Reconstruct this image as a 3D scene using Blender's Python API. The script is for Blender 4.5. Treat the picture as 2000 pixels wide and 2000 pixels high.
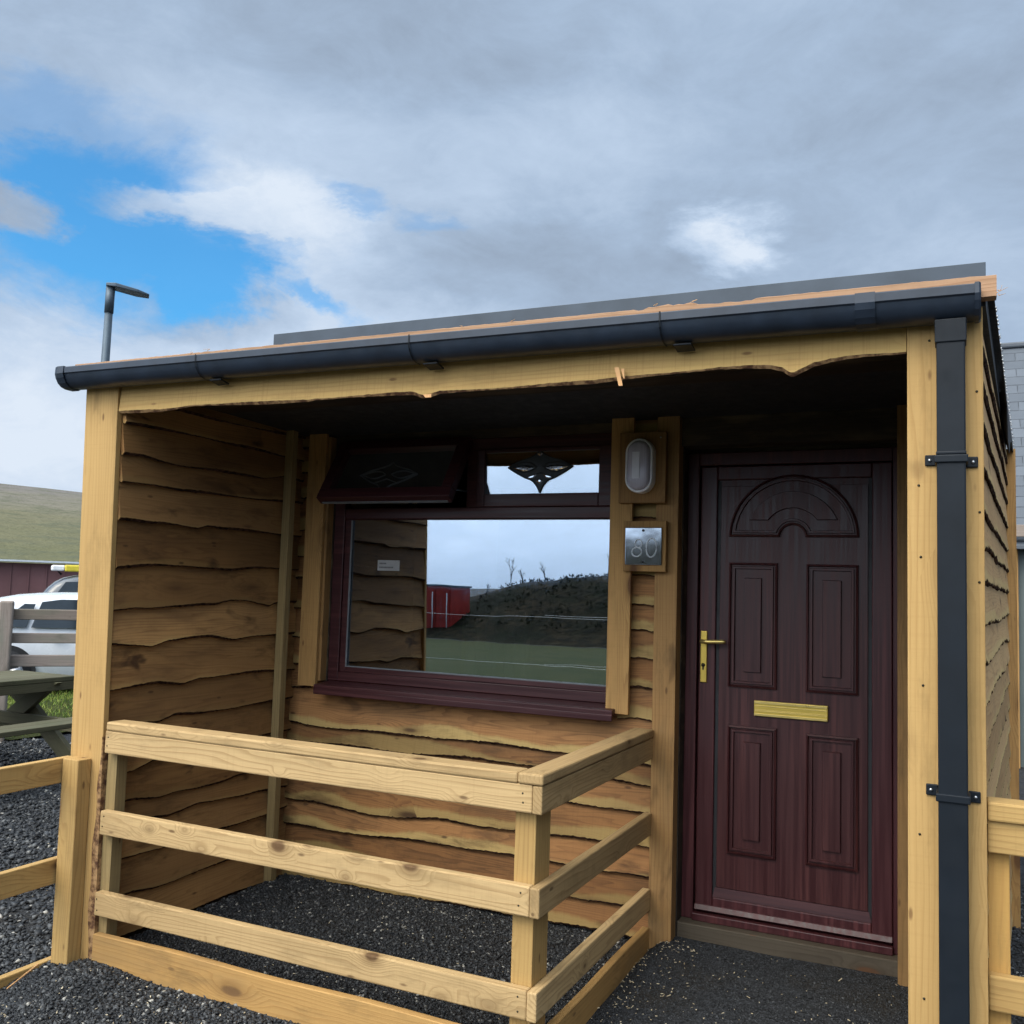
import bpy, math, random
import numpy as np
from mathutils import Vector, Matrix
rnd = random.Random(7)
nr = np.random.default_rng(11)
for o in list(bpy.data.objects): bpy.data.objects.remove(o)
S = bpy.context.scene
COL = S.collection
R = math.radians

# ------------------------------------------------------------------ camera
yaw, pitch, roll = R(25.32), R(4.61), R(1.82)
fwd = Vector((-math.sin(yaw)*math.cos(pitch), math.cos(yaw)*math.cos(pitch), math.sin(pitch)))
rt = Vector((math.cos(yaw), math.sin(yaw), 0)); up = rt.cross(fwd)
rt2 = rt*math.cos(roll)+up*math.sin(roll); up2 = up*math.cos(roll)-rt*math.sin(roll)
cd = bpy.data.cameras.new('camera'); cam = bpy.data.objects.new('camera', cd); COL.objects.link(cam)
m = Matrix((rt2, up2, -fwd)).transposed().to_4x4(); m.translation = Vector((3.524, -3.004, 1.491))
cam.matrix_world = m
cd.sensor_fit = 'HORIZONTAL'; cd.sensor_width = 36; cd.lens = 36*1848.5/2000; cd.clip_end = 5000; cd.clip_start = .05
S.camera = cam

# ------------------------------------------------------------------ world: sky with broken cloud
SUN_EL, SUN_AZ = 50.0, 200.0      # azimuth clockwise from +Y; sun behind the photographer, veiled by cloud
w = bpy.data.worlds.new("World"); S.world = w; w.use_nodes = True
nt = w.node_tree; N = nt.nodes; L = nt.links; N.clear()
def nd(t, **k):
    n = N.new(t)
    for a, b in k.items(): setattr(n, a, b)
    return n
def mth(op, a, b=None, c=None, clamp=False):
    n = nd('ShaderNodeMath', operation=op); n.use_clamp = clamp
    for i, q in enumerate((a, b, c)):
        if q is None: continue
        if isinstance(q, (int, float)): n.inputs[i].default_value = q
        else: L.new(q, n.inputs[i])
    return n.outputs[0]
out = nd('ShaderNodeOutputWorld'); bg = nd('ShaderNodeBackground'); bg.inputs[1].default_value = .1
L.new(bg.outputs[0], out.inputs[0])
sky = nd('ShaderNodeTexSky'); sky.sky_type = 'NISHITA'; sky.sun_disc = False
sky.sun_elevation = R(SUN_EL); sky.sun_rotation = R(SUN_AZ)
tc = nd('ShaderNodeTexCoord'); sep = nd('ShaderNodeSeparateXYZ'); L.new(tc.outputs['Generated'], sep.inputs[0])
X, Y, Z = sep.outputs
az = mth('MULTIPLY', mth('ARCTAN2', X, Y), 57.2958)
el = mth('MULTIPLY', mth('ARCSINE', mth('MINIMUM', mth('MAXIMUM', Z, -1.), 1.)), 57.2958)
def noise(scale, detail, rough, vec, dist=0., off=0.):
    n = nd('ShaderNodeTexNoise', noise_dimensions='4D'); n.inputs['Scale'].default_value = scale; n.inputs['Detail'].default_value = detail
    n.inputs['Roughness'].default_value = rough; n.inputs['Distortion'].default_value = dist; n.inputs['W'].default_value = off
    L.new(vec, n.inputs['Vector']); return n
mp = nd('ShaderNodeMapping'); mp.inputs['Scale'].default_value = (1, 1, 2.0); L.new(tc.outputs['Generated'], mp.inputs[0])
V = mp.outputs[0]
w1 = noise(5.5, 9, .64, V, .3, 1.3); w2 = noise(5.5, 9, .64, V, .3, 7.7)
wa = mth('MULTIPLY', mth('SUBTRACT', w1.outputs[0], .5), 17.); we = mth('MULTIPLY', mth('SUBTRACT', w2.outputs[0], .5), 9.)
azw = mth('ADD', az, wa); elw = mth('ADD', el, we)
def blob(ca, ce, ra, re, soft=.5, warp=True, rot=0.):
    a = mth('SUBTRACT', azw if warp else az, ca); e = mth('SUBTRACT', elw if warp else el, ce)
    c, s = math.cos(R(rot)), math.sin(R(rot))
    a2 = mth('ADD', mth('MULTIPLY', a, c/ra), mth('MULTIPLY', e, s/ra)); e2 = mth('SUBTRACT', mth('MULTIPLY', e, c/re), mth('MULTIPLY', a, s/re))
    d = mth('SQRT', mth('ADD', mth('MULTIPLY', a2, a2), mth('MULTIPLY', e2, e2)))
    mr = nd('ShaderNodeMapRange'); mr.interpolation_type = 'SMOOTHSTEP'
    L.new(d, mr.inputs[0]); mr.inputs[1].default_value = 1+soft; mr.inputs[2].default_value = 1-soft
    return mr.outputs[0]
def mx(fac, a, b):
    n = nd('ShaderNodeMix', data_type='RGBA'); n.clamp_factor = True
    for s_, q in ((n.inputs[0], fac), (n.inputs[6], a), (n.inputs[7], b)):
        if isinstance(q, (int, float)): s_.default_value = q
        elif isinstance(q, tuple): s_.default_value = (*q, 1)
        else: L.new(q, s_)
    return n.outputs[2]
c1 = noise(2.6, 10, .6, V, .5, 3.1); c2 = noise(9., 10, .66, V, .6, 5.2)
dens = mth('ADD', mth('MULTIPLY', c1.outputs[0], .62), mth('MULTIPLY', c2.outputs[0], .38))
# brightness blobs (positive = thin bright cloud, negative = thick grey)
b = mth('MULTIPLY', mth('SUBTRACT', dens, .5), 2.0)
for ca, ce, ra, re, sf, amt in ((-13.2, 20.0, 2.7, 1.0, .9, .8), (-11.2, 20.9, 2.0, .8, .9, .4), (-52, 7.5, 14, 5.2, .8, .72), (-38.5, 19.0, 5.5, 2.8, .8, .42), (-42, 21.2, 6, 1.6, .8, .35), (-34, 14.5, 8, 1.9, .8, .42),
                            (-47, 13.0, 6, 1.8, .8, .25), (-24, 17.8, 10, 2.6, .7, -.12), (-27, 19.9, 8, 2.0, .8, -.22), (-2, 24.5, 14, 4.0, .8, -.24), (-50, 32, 22, 4.0, .8, -.12), (-20, 27.0, 11, 2.6, .8, .20),
                            (-44, 14.9, 4.5, 1.4, .6, -.22), (-10, 31, 18, 3, .8, -.05), (-36, 25, 16, 3.2, .9, .20), (-14, 23.5, 9, 1.6, .8, .14), (2, 17, 10, 2.5, .8, .08)):
    b = mth('ADD', b, mth('MULTIPLY', blob(ca, ce, ra, re, sf), amt))
ramp = nd('ShaderNodeValToRGB'); cr = ramp.color_ramp; L.new(mth('ADD', mth('MULTIPLY', b, .64), .495), ramp.inputs[0])
cr.elements[0].position = 0; cr.elements[0].color = (.25, .325, .44, 1)
cr.elements[1].position = 1; cr.elements[1].color = (.74, .83, .95, 1)
for p_, c_ in ((.28, (.32, .405, .53)), (.5, (.40, .515, .68)), (.75, (.53, .655, .83))):
    e_ = cr.elements.new(p_); e_.color = (*c_, 1)
mul = nd('ShaderNodeVectorMath', operation='SCALE'); L.new(ramp.outputs[0], mul.inputs[0]); mul.inputs['Scale'].default_value = 10.
cloudc = mul.outputs[0]
blue = mth('MAXIMUM', blob(-49.5, 19.3, 7.6, 4.7, .34), blob(-45.5, 17.2, 5.0, 2.1, .4))
blue = mth('MAXIMUM', blue, mth('MULTIPLY', blob(-52, 24.0, 7, 1.6, .6), .45))
blue = mth('MAXIMUM', blue, mth('MULTIPLY', blob(-37.5, 16.2, 3.2, .7, .6, rot=-12), .75))
blue = mth('MAXIMUM', blue, mth('MULTIPLY', blob(-35.3, 22.3, 1.6, .5, .8), .45))
blue = mth('MAXIMUM', blue, mth('MULTIPLY', blob(-30.5, 22.0, 2.0, .6, .8), .35))
blue = mth('SUBTRACT', blue, mth('MULTIPLY', blob(-55.5, 19.6, 2.4, 1.2, .5), .9), clamp=True)
blue = mth('SUBTRACT', blue, mth('MULTIPLY', blob(-43.5, 20.5, 5.0, .95, .6), .9), clamp=True)
bluec = nd('ShaderNodeMix', data_type='RGBA', blend_type='MULTIPLY'); bluec.inputs[0].default_value = 1
L.new(sky.outputs[0], bluec.inputs[6]); bluec.inputs[7].default_value = (.38, 1.24, 1.68, 1)
BLUE_GAIN = 1.25
bs = nd('ShaderNodeVectorMath', operation='SCALE'); L.new(bluec.outputs[2], bs.inputs[0]); bs.inputs['Scale'].default_value = BLUE_GAIN
skyc = mx(mth('MULTIPLY', blue, .93), cloudc, bs.outputs[0])
# added glow round the sun: unseen sky brightened and warmed to light the porch
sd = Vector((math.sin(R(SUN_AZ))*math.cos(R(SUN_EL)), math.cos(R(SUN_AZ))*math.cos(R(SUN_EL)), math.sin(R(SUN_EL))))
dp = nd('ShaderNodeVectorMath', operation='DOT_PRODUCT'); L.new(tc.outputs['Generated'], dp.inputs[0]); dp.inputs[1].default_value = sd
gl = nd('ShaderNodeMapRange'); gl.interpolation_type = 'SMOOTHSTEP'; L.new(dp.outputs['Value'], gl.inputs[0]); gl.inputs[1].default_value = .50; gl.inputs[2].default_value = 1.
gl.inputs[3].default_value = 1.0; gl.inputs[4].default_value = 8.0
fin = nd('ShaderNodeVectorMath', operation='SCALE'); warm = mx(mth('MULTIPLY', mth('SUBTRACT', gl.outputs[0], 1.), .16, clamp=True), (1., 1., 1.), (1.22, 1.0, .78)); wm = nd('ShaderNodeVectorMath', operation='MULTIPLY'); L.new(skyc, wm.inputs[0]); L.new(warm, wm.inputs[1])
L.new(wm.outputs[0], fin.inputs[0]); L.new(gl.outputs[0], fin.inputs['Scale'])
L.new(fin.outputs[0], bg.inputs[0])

sl = bpy.data.lights.new('sun', 'SUN'); so = bpy.data.objects.new('sun', sl); COL.objects.link(so)
sl.energy = 1.5; sl.angle = R(28); sl.color = (1, .90, .74)
so.rotation_euler = (-sd).to_track_quat('-Z', 'Y').to_euler()
S.view_settings.view_transform = 'Standard'; S.view_settings.look = 'None'; S.view_settings.exposure = 0.0; S.view_settings.gamma = 1
S.render.engine = 'CYCLES'

# ------------------------------------------------------------------ materials
class G:
    def __init__(s, name, rough=.6, metal=0., spec=.5):
        s.m = bpy.data.materials.new(name); s.m.use_nodes = True; s.t = s.m.node_tree; s.N = s.t.nodes; s.L = s.t.links
        s.b = s.N['Principled BSDF']; s.b.inputs['Roughness'].default_value = rough; s.b.inputs['Metallic'].default_value = metal
        s.b.inputs['Specular IOR Level'].default_value = spec
    def n(s, t, **k):
        x = s.N.new(t)
        for a, v in k.items(): setattr(x, a, v)
        return x
    def put(s, sock, q):
        if isinstance(q, (int, float)): sock.default_value = q
        elif isinstance(q, tuple):
            sock.default_value = (*q, 1) if len(q) == 3 and sock.type == 'RGBA' else q
        else: s.L.new(q, sock)
    def math(s, op, *a, clamp=False):
        x = s.n('ShaderNodeMath', operation=op); x.use_clamp = clamp
        for i, q in enumerate(a): s.put(x.inputs[i], q)
        return x.outputs[0]
    def mix(s, f, a, b, mode='MIX'):
        x = s.n('ShaderNodeMix', data_type='RGBA', blend_type=mode); s.put(x.inputs[0], f); s.put(x.inputs[6], a); s.put(x.inputs[7], b); return x.outputs[2]
    def attr(s, nm):
        x = s.n('ShaderNodeAttribute'); x.attribute_name = nm; return x
    def map(s, v, sc, loc=(0, 0, 0)):
        x = s.n('ShaderNodeMapping'); s.put(x.inputs[0], v); x.inputs['Scale'].default_value = sc; x.inputs['Location'].default_value = loc; return x.outputs[0]
    def noise(s, v, sc, det=4, ro=.5, dist=0.):
        x = s.n('ShaderNodeTexNoise'); s.put(x.inputs['Vector'], v); x.inputs['Scale'].default_value = sc; x.inputs['Detail'].default_value = det
        x.inputs['Roughness'].default_value = ro; x.inputs['Distortion'].default_value = dist; return x.outputs[0]
    def range(s, v, a, b, c=0., d=1., smooth=True):
        x = s.n('ShaderNodeMapRange'); x.interpolation_type = 'SMOOTHSTEP' if smooth else 'LINEAR'; s.put(x.inputs[0], v)
        for i, q in enumerate((a, b, c, d)): x.inputs[i+1].default_value = q
        return x.outputs[0]
    def bump(s, h, strength=.3, dist=.005):
        x = s.n('ShaderNodeBump'); x.inputs['Strength'].default_value = strength; x.inputs['Distance'].default_value = dist; s.put(x.inputs['Height'], h); s.L.new(x.outputs[0], s.b.inputs['Normal'])
    def col(s, c): s.put(s.b.inputs['Base Color'], c)

def wood(name, light, dark, knot=(.10, .045, .02), stain=(.30, .22, .12), stain_amt=.35, knots=1.0, ring=.5, sap=None, sapw=.05, rough=.75, bumpk=.35, tonek=.5, kdens=1.0, sawk=.12, grimek=.35, smudge=.18):
    g = G(name, rough, 0, .3)
    gc = g.attr('gco').outputs['Vector']; tone = g.attr('tone').outputs['Fac']; edge = g.attr('edge').outputs['Fac']
    # knots
    kv = g.map(gc, (2.6*kdens, 7.5, 7.5))
    vo = g.n('ShaderNodeTexVoronoi', voronoi_dimensions='3D'); g.put(vo.inputs['Vector'], kv); vo.inputs['Scale'].default_value = 1.
    kd = vo.outputs['Distance']; sc = g.n('ShaderNodeSeparateColor'); g.put(sc.inputs[0], vo.outputs['Color'])
    gate = g.math('GREATER_THAN', sc.outputs[0], 1-.42*knots)
    size = g.math('MULTIPLY', sc.outputs[1], .5)
    kd2 = g.math('DIVIDE', kd, g.math('ADD', size, .45))
    kring = g.math('MULTIPLY', g.range(kd2, .75, .0), gate)
    # growth rings: stretched field contoured into lines, bent round the knots
    f1 = g.noise(g.map(gc, (.55, 7., 7.)), 1., 3, .5, .2)
    sy = g.n('ShaderNodeSeparateXYZ'); g.put(sy.inputs[0], gc)
    ph = g.math('ADD', g.math('MULTIPLY', f1, 12.*ring+3), g.math('MULTIPLY', g.math('ADD', sy.outputs[1], sy.outputs[2]), 55.))
    ph = g.math('ADD', ph, g.math('MULTIPLY', kring, 4.))
    sn = g.math('FRACT', ph)
    late = g.math('MULTIPLY', g.range(sn, .45, .95), g.range(sn, 1.0, .93))
    fine = g.noise(g.map(gc, (3., 140., 140.)), 1., 3, .6)
    fib = g.range(fine, .35, .7)
    mot = g.noise(g.map(gc, (1.6, 6., 6.)), 1., 4, .6)
    k = g.math('MULTIPLY', late, g.range(mot, .3, .65, .25, .95))
    c = g.mix(g.math('MULTIPLY', k, .75), light, dark)
    c = g.mix(g.math('MULTIPLY', fib, .22), c, dark)
    c = g.mix(g.math('MULTIPLY', g.range(mot, .48, .75), stain_amt), c, stain)
    if sap:
        nz = g.noise(g.map(gc, (1.5, .6, .6)), 1., 2, .45, .2)
        lim = g.math('MULTIPLY', g.range(nz, .3, .7, 0., 1., False), sapw*2)
        sm = g.range(g.math('SUBTRACT', edge, lim), .014, -.008)
        c = g.mix(g.math('MULTIPLY', sm, .85), c, sap)
    halo = g.math('MULTIPLY', g.range(kd2, .48, .1), gate)
    c = g.mix(g.math('MULTIPLY', halo, .6), c, tuple(a*.55+b*.25 for a, b in zip(dark, knot)))
    core = g.math('MULTIPLY', g.range(kd2, .22, .12), gate)
    c = g.mix(g.math('MULTIPLY', core, .85), c, knot)
    v2 = g.n('ShaderNodeTexVoronoi'); g.put(v2.inputs['Vector'], g.map(gc, (9., 26., 26.))); v2.inputs['Scale'].default_value = 1.
    s2 = g.n('ShaderNodeSeparateColor'); g.put(s2.inputs[0], v2.outputs['Color'])
    spk = g.math('MULTIPLY', g.range(v2.outputs['Distance'], .22, .08), g.math('GREATER_THAN', s2.outputs[0], 1-.13*knots))
    c = g.mix(g.math('MULTIPLY', spk, .75), c, knot)
    saw = g.noise(g.map(gc, (150., 2.5, 2.5)), 1., 2, .5); c = g.mix(g.math('MULTIPLY', g.range(saw, .5, .72), sawk), c, dark)
    grime = g.noise(g.map(gc, (2.5, 9., 9.), (7, 3, 1)), 1., 6, .7); c = g.mix(g.math('MULTIPLY', g.range(grime, .5, .72), grimek), c, tuple(x*.55 for x in stain))
    smu = g.noise(g.map(gc, (3.2, 8.5, 8.5), (17, 5, 3)), 1., 3, .5, .6); c = g.mix(g.math('MULTIPLY', g.range(smu, .60, .74), smudge), c, tuple(x*.6 for x in knot))
    lng = g.noise(g.map(gc, (.7, 2.2, 2.2), (3, 15, 3)), 1., 2, .5); c = g.mix(g.math('MULTIPLY', g.range(lng, .42, .66), smudge*.55), c, tuple(x*.75 for x in stain))
    tn = g.n('ShaderNodeMix', data_type='RGBA', blend_type='MULTIPLY'); g.put(tn.inputs[0], 1.); g.put(tn.inputs[6], c)
    tv = g.math('ADD', g.math('MULTIPLY', tone, tonek), 1-tonek/2); cc = g.n('ShaderNodeCombineColor')
    g.put(cc.inputs[0], tv); g.put(cc.inputs[1], g.math('POWER', tv, 1.12)); g.put(cc.inputs[2], g.math('POWER', tv, 1.3))
    g.put(tn.inputs[7], cc.outputs[0]); c = tn.outputs[2]
    g.col(c)
    h = g.math('ADD', g.math('MULTIPLY', fine, .5), g.math('MULTIPLY', late, .35))
    h = g.math('SUBTRACT', g.math('ADD', h, g.math('MULTIPLY', saw, .35)), g.math('MULTIPLY', core, .6))
    g.bump(h, bumpk, .0025)
    return g.m

def simple(name, col, rough=.5, metal=0., spec=.5, var=.15, vs=12., bump=0., bs=60., bd=.003, coat=0.):
    g = G(name, rough, metal, spec)
    tcn = g.n('ShaderNodeTexCoord').outputs['Object']
    nz = g.noise(tcn, vs, 5, .6)
    g.col(g.mix(g.range(nz, .3, .7, 0, 1, False), tuple(x*(1-var) for x in col), tuple(min(1, x*(1+var)) for x in col)))
    r = g.noise(tcn, vs*2.3, 4, .6); g.put(g.b.inputs['Roughness'], g.range(r, .3, .7, max(.02, rough-.08), min(1, rough+.1), False))
    if bump: g.bump(g.noise(tcn, bs, 4, .6), bump, bd)
    if coat: g.b.inputs['Coat Weight'].default_value = coat
    return g.m

M = {}
M['post'] = wood('pale_post_timber', (0.526, 0.328, 0.123), (0.387, 0.218, 0.072), knot=(0.123, 0.049, 0.019), stain=(0.430, 0.266, 0.096), stain_amt=.6, knots=1.0, ring=.3, kdens=1.1, tonek=.3, grimek=.45, smudge=.35)
M['rail'] = wood('treated_rail_timber', (0.525, 0.356, 0.168), (0.295, 0.177, 0.072), knot=(0.095, 0.046, 0.019), stain=(0.382, 0.255, 0.115), stain_amt=.55, knots=1.7, ring=.55, kdens=1.9, tonek=.35, grimek=.45)
M['fence'] = wood('yellow_fence_timber', (0.512, 0.327, 0.119), (0.342, 0.193, 0.066), stain=(0.387, 0.243, 0.091), knots=1.1, ring=.45, tonek=.3, grimek=.4)
M['kick'] = wood('orange_kickboard_timber', (0.462, 0.267, 0.091), (0.354, 0.185, 0.057), knot=(0.148, 0.078, 0.034), stain=(0.296, 0.181, 0.074), stain_amt=.7, knots=.8, ring=.25, tonek=.2, grimek=.55)
M['orange'] = wood('orange_post_timber', (.56, .33, .10), (.43, .22, .07), stain=(.36, .26, .10), knots=.6, ring=.2, tonek=.2)
M['trim'] = wood('trim_board_timber', (0.422, 0.237, 0.082), (0.229, 0.113, 0.038), knot=(0.092, 0.037, 0.016), stain=(0.275, 0.159, 0.056), stain_amt=.6, knots=.7, ring=1.1, tonek=.3)
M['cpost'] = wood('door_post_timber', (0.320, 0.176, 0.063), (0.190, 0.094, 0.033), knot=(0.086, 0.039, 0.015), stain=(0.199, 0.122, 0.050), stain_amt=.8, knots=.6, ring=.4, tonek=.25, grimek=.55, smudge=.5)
M['batten'] = wood('green_batten_timber', (0.324, 0.230, 0.101), (0.216, 0.147, 0.064), stain=(0.205, 0.167, 0.078), knots=.4, ring=.3, tonek=.2)
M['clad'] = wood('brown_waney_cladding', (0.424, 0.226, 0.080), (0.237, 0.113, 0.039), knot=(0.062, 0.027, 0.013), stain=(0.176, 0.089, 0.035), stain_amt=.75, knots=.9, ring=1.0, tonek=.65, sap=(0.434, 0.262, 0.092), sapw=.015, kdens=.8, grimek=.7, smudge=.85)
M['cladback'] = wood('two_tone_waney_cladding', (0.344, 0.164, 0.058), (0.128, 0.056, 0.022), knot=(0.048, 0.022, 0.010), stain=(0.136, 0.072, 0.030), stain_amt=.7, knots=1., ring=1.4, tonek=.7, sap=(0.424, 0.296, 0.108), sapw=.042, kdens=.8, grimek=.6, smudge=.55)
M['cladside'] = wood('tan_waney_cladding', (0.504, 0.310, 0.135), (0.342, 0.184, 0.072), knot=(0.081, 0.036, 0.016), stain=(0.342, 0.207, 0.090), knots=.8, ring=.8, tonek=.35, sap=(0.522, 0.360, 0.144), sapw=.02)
M['beam'] = wood('waney_beam_timber', (0.540, 0.344, 0.123), (0.395, 0.227, 0.078), knot=(0.153, 0.067, 0.028), stain=(0.422, 0.264, 0.094), knots=1., ring=.3, tonek=.15, sap=(0.540, 0.352, 0.123), sapw=.02, sawk=.4)
M['fascia'] = wood('fresh_cut_fascia_timber', (0.460, 0.276, 0.163), (0.350, 0.184, 0.095), stain=(0.304, 0.175, 0.105), knots=.6, ring=.3, tonek=.2)
M['grey'] = wood('weathered_grey_timber', (.31, .255, .215), (.19, .145, .12), knot=(.09, .07, .05), stain=(.22, .215, .165), stain_amt=.8, knots=.5, ring=.6, tonek=.4, grimek=.5)
M['table'] = wood('aged_green_grey_timber', (.125, .115, .068), (.07, .062, .036), knot=(.04, .03, .02), stain=(.075, .085, .04), stain_amt=.8, knots=.4, ring=.5, tonek=.3)
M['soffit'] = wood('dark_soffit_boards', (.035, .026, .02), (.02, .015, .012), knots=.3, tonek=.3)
M['splint'] = wood('fresh_splinter_wood', (.74, .42, .19), (.55, .28, .11), knots=0, tonek=.1)
M['sleeper'] = wood('worn_threshold_timber', (0.083, 0.066, 0.046), (0.053, 0.040, 0.026), stain=(0.037, 0.028, 0.020), stain_amt=.9, knots=.3, tonek=.2)
g = G('dark_bark', .95, 0, .1); tcn = g.n('ShaderNodeTexCoord').outputs['Object']
g.col(g.mix(g.range(g.noise(tcn, 38, 5, .65), .35, .68), (.018, .010, .007), (.10, .052, .034))); g.bump(g.noise(tcn, 90, 5, .7), .9, .006); M['bark'] = g.m
g = G('inner_bark_edge', .9, 0, .15); tcn = g.n('ShaderNodeTexCoord').outputs['Object']
g.col(g.mix(g.range(g.noise(tcn, 26, 5, .65), .38, .62), (.10, .048, .028), (.42, .255, .12))); g.bump(g.noise(tcn, 90, 5, .7), .6, .004); M['bark2'] = g.m
M['upvc'] = None
def upvc(name, a, bcol, vertical=True):
    g = G(name, .38, 0, .38); tcn = g.n('ShaderNodeTexCoord').outputs['Object']
    sc = (70, 70, 1.6) if vertical else (1.6, 70, 70)
    n1 = g.noise(g.map(tcn, sc), 1., 4, .6); n2 = g.noise(g.map(tcn, tuple(x*.16 if x > 10 else x*.8 for x in sc)), 1., 3, .5)
    f = g.math('MULTIPLY', g.range(n1, .38, .66), g.range(n2, .35, .7, .35, 1.))
    g.col(g.mix(f, a, bcol)); g.put(g.b.inputs['Roughness'], g.range(n1, .3, .7, .33, .5)); g.bump(n1, .12, .0008); return g.m
M['upvc'] = upvc('mahogany_grain_door', (.040, .0110, .0120), (.086, .025, .023))
M['upvch'] = upvc('mahogany_grain_frame', (.040, .011, .013), (.080, .024, .025), False)
M['upvcv'] = upvc('mahogany_grain_upright', (.045, .012, .014), (.095, .027, .028))
M['rubber'] = simple('black_rubber', (.012, .012, .014), .6)
M['gasket'] = simple('grey_gasket', (.16, .17, .18), .5)
M['brass'] = simple('polished_brass', (.72, .54, .18), .34, .8, .5, .05, 6.)
M['brassp'] = simple('satin_brass', (.66, .47, .10), .38, .8, .5, .05, 6.)
M['darkmetal'] = simple('dark_keyhole_metal', (.05, .045, .03), .4, .8)
M['gutter'] = simple('anthracite_gutter_plastic', (.022, .032, .050), .38, 0, .45, .25, 9., .05)
M['pipe'] = simple('anthracite_pipe_metal', (.0055, .009, .014), .55, 0, .28, .15, 6., .04)
M['roofmetal'] = simple('grey_roof_sheet', (.040, .055, .075), .42, .2, .5, .15, 6.)
M['membrane'] = simple('black_roof_membrane', (.03, .032, .036), .7, 0, .4, .2, 8., .3, 30, .01)
M['screw'] = simple('zinc_screw', (.6, .6, .6), .35, .9)
M['whiteplastic'] = simple('white_plastic', (.86, .86, .86), .35)
M['chalk'] = simple('white_vinyl', (.62, .65, .69), .5)
M['blackscrew'] = simple('black_screw_cap', (.02, .02, .022), .35)
M['leadgrey'] = simple('dull_grey_lead', (.06, .065, .07), .5)
M['lead'] = simple('black_glazing_lead', (.010, .014, .016), .4, 0, .5)
g = G('frosted_lilac_lens', .45, 0, .4); tcn = g.n('ShaderNodeTexCoord').outputs['Object']
g.col(g.mix(g.range(g.noise(g.map(tcn, (160, 1, 1)), 1., 2), .3, .7), (.46, .43, .50), (.56, .53, .60))); g.b.inputs['Coat Weight'].default_value = .4; M['lens'] = g.m
M['lens2'] = simple('pale_tube_reflection', (.78, .78, .84), .4, var=.05)
g = G('mirror_steel', .07, 1., .5); g.col((.55, .60, .66)); g.bump(g.noise(g.n('ShaderNodeTexCoord').outputs['Object'], 9, 2), .12, .003); M['mirror'] = g.m
def glass(name, refl, tint=(.75, .80, .84), rough=.0, wob=.02, base=.0):
    m_ = bpy.data.materials.new(name); m_.use_nodes = True; t = m_.node_tree; t.nodes.clear()
    o = t.nodes.new('ShaderNodeOutputMaterial'); mi = t.nodes.new('ShaderNodeMixShader'); gs = t.nodes.new('ShaderNodeBsdfGlossy'); tr = t.nodes.new('ShaderNodeBsdfTransparent')
    gs.inputs['Roughness'].default_value = rough; gs.inputs['Color'].default_value = (.86, .93, 1, 1); tr.inputs[0].default_value = (*tint, 1)
    lw = t.nodes.new('ShaderNodeLayerWeight'); lw.inputs[0].default_value = .35
    mr = t.nodes.new('ShaderNodeMapRange'); t.links.new(lw.outputs['Fresnel'], mr.inputs[0]); mr.inputs[1].default_value = 0; mr.inputs[2].default_value = 1; mr.inputs[3].default_value = refl*.8; mr.inputs[4].default_value = 1
    nz = t.nodes.new('ShaderNodeTexNoise'); nz.inputs['Scale'].default_value = 2.2; tcn = t.nodes.new('ShaderNodeTexCoord'); t.links.new(tcn.outputs['Object'], nz.inputs['Vector'])
    bp = t.nodes.new('ShaderNodeBump'); bp.inputs['Strength'].default_value = wob; bp.inputs['Distance'].default_value = .02; t.links.new(nz.outputs[0], bp.inputs['Height']); t.links.new(bp.outputs[0], gs.inputs['Normal'])
    t.links.new(mr.outputs[0], mi.inputs[0]); t.links.new(tr.outputs[0], mi.inputs[1]); t.links.new(gs.outputs[0], mi.inputs[2]); t.links.new(mi.outputs[0], o.inputs[0]); return m_
M['glass'] = glass('reflective_double_glazing', .40)
M['glassin'] = glass('inner_glazing', .10)
M['glassdark'] = glass('leaded_vent_glass', .12, (.4, .45, .5), .1)
M['crystal'] = glass('bevelled_glass', .75, (.6, .65, .7), .05, .3)
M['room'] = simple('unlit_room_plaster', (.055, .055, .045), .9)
M['curtain'] = simple('olive_curtain_cloth', (.16, .14, .05), .9, var=.3, vs=3.)
M['paper'] = simple('grey_sticker_paper', (.34, .34, .34), .7)
M['ink'] = simple('faded_print', (.10, .10, .11), .7)
M['carwhite'] = simple('white_car_paint', (.72, .74, .78), .25, 0, .5, .03, 3., coat=.8)
M['cardark'] = simple('dark_grey_car_paint', (.045, .055, .07), .3, 0, .5, .1, 3., coat=.8)
M['carglass'] = simple('dark_car_glass', (.03, .04, .05), .08, 0, .8, .3, 2.)
M['tyre'] = simple('tyre_rubber', (.02, .02, .022), .8, bump=.3)
M['alloy'] = simple('silver_alloy', (.55, .56, .58), .35, .8)
M['yellow'] = simple('yellow_roof_box_paint', (.72, .58, .05), .45)
M['steel'] = simple('galvanised_steel', (.08, .11, .14), .5, .4, .5, .2, 4.)
M['shedred'] = simple('dull_red_sheet_wall', (.115, .05, .052), .7, var=.2, vs=.7)
M['shedroof'] = simple('pale_sheet_roof', (.50, .55, .60), .5, var=.1)
M['containerred'] = simple('red_painted_steel', (.42, .03, .02), .5, var=.3, vs=2.)
M['rock'] = simple('pale_grey_rock', (.45, .45, .42), .9, var=.35, vs=6., bump=.6, bs=10, bd=.05)
g = G('blue_grey_slate', .5, 0, .5); tone = g.attr('tone').outputs['Fac']; tcn = g.n('ShaderNodeTexCoord').outputs['Object']
g.col(g.mix(g.math('MULTIPLY', g.math('ADD', tone, g.noise(tcn, 7, 5, .6)), .5), (.060, .070, .084), (.125, .142, .165))); g.bump(g.noise(tcn, 30, 5, .6), .4, .004); M['slate'] = g.m
M['render'] = simple('pale_green_grey_render', (.15, .18, .175), .8, var=.1, vs=3., bump=.2, bs=80)
g = G('dark_slate_gravel', .62, 0, .45); tone = g.attr('tone').outputs['Fac']
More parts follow.
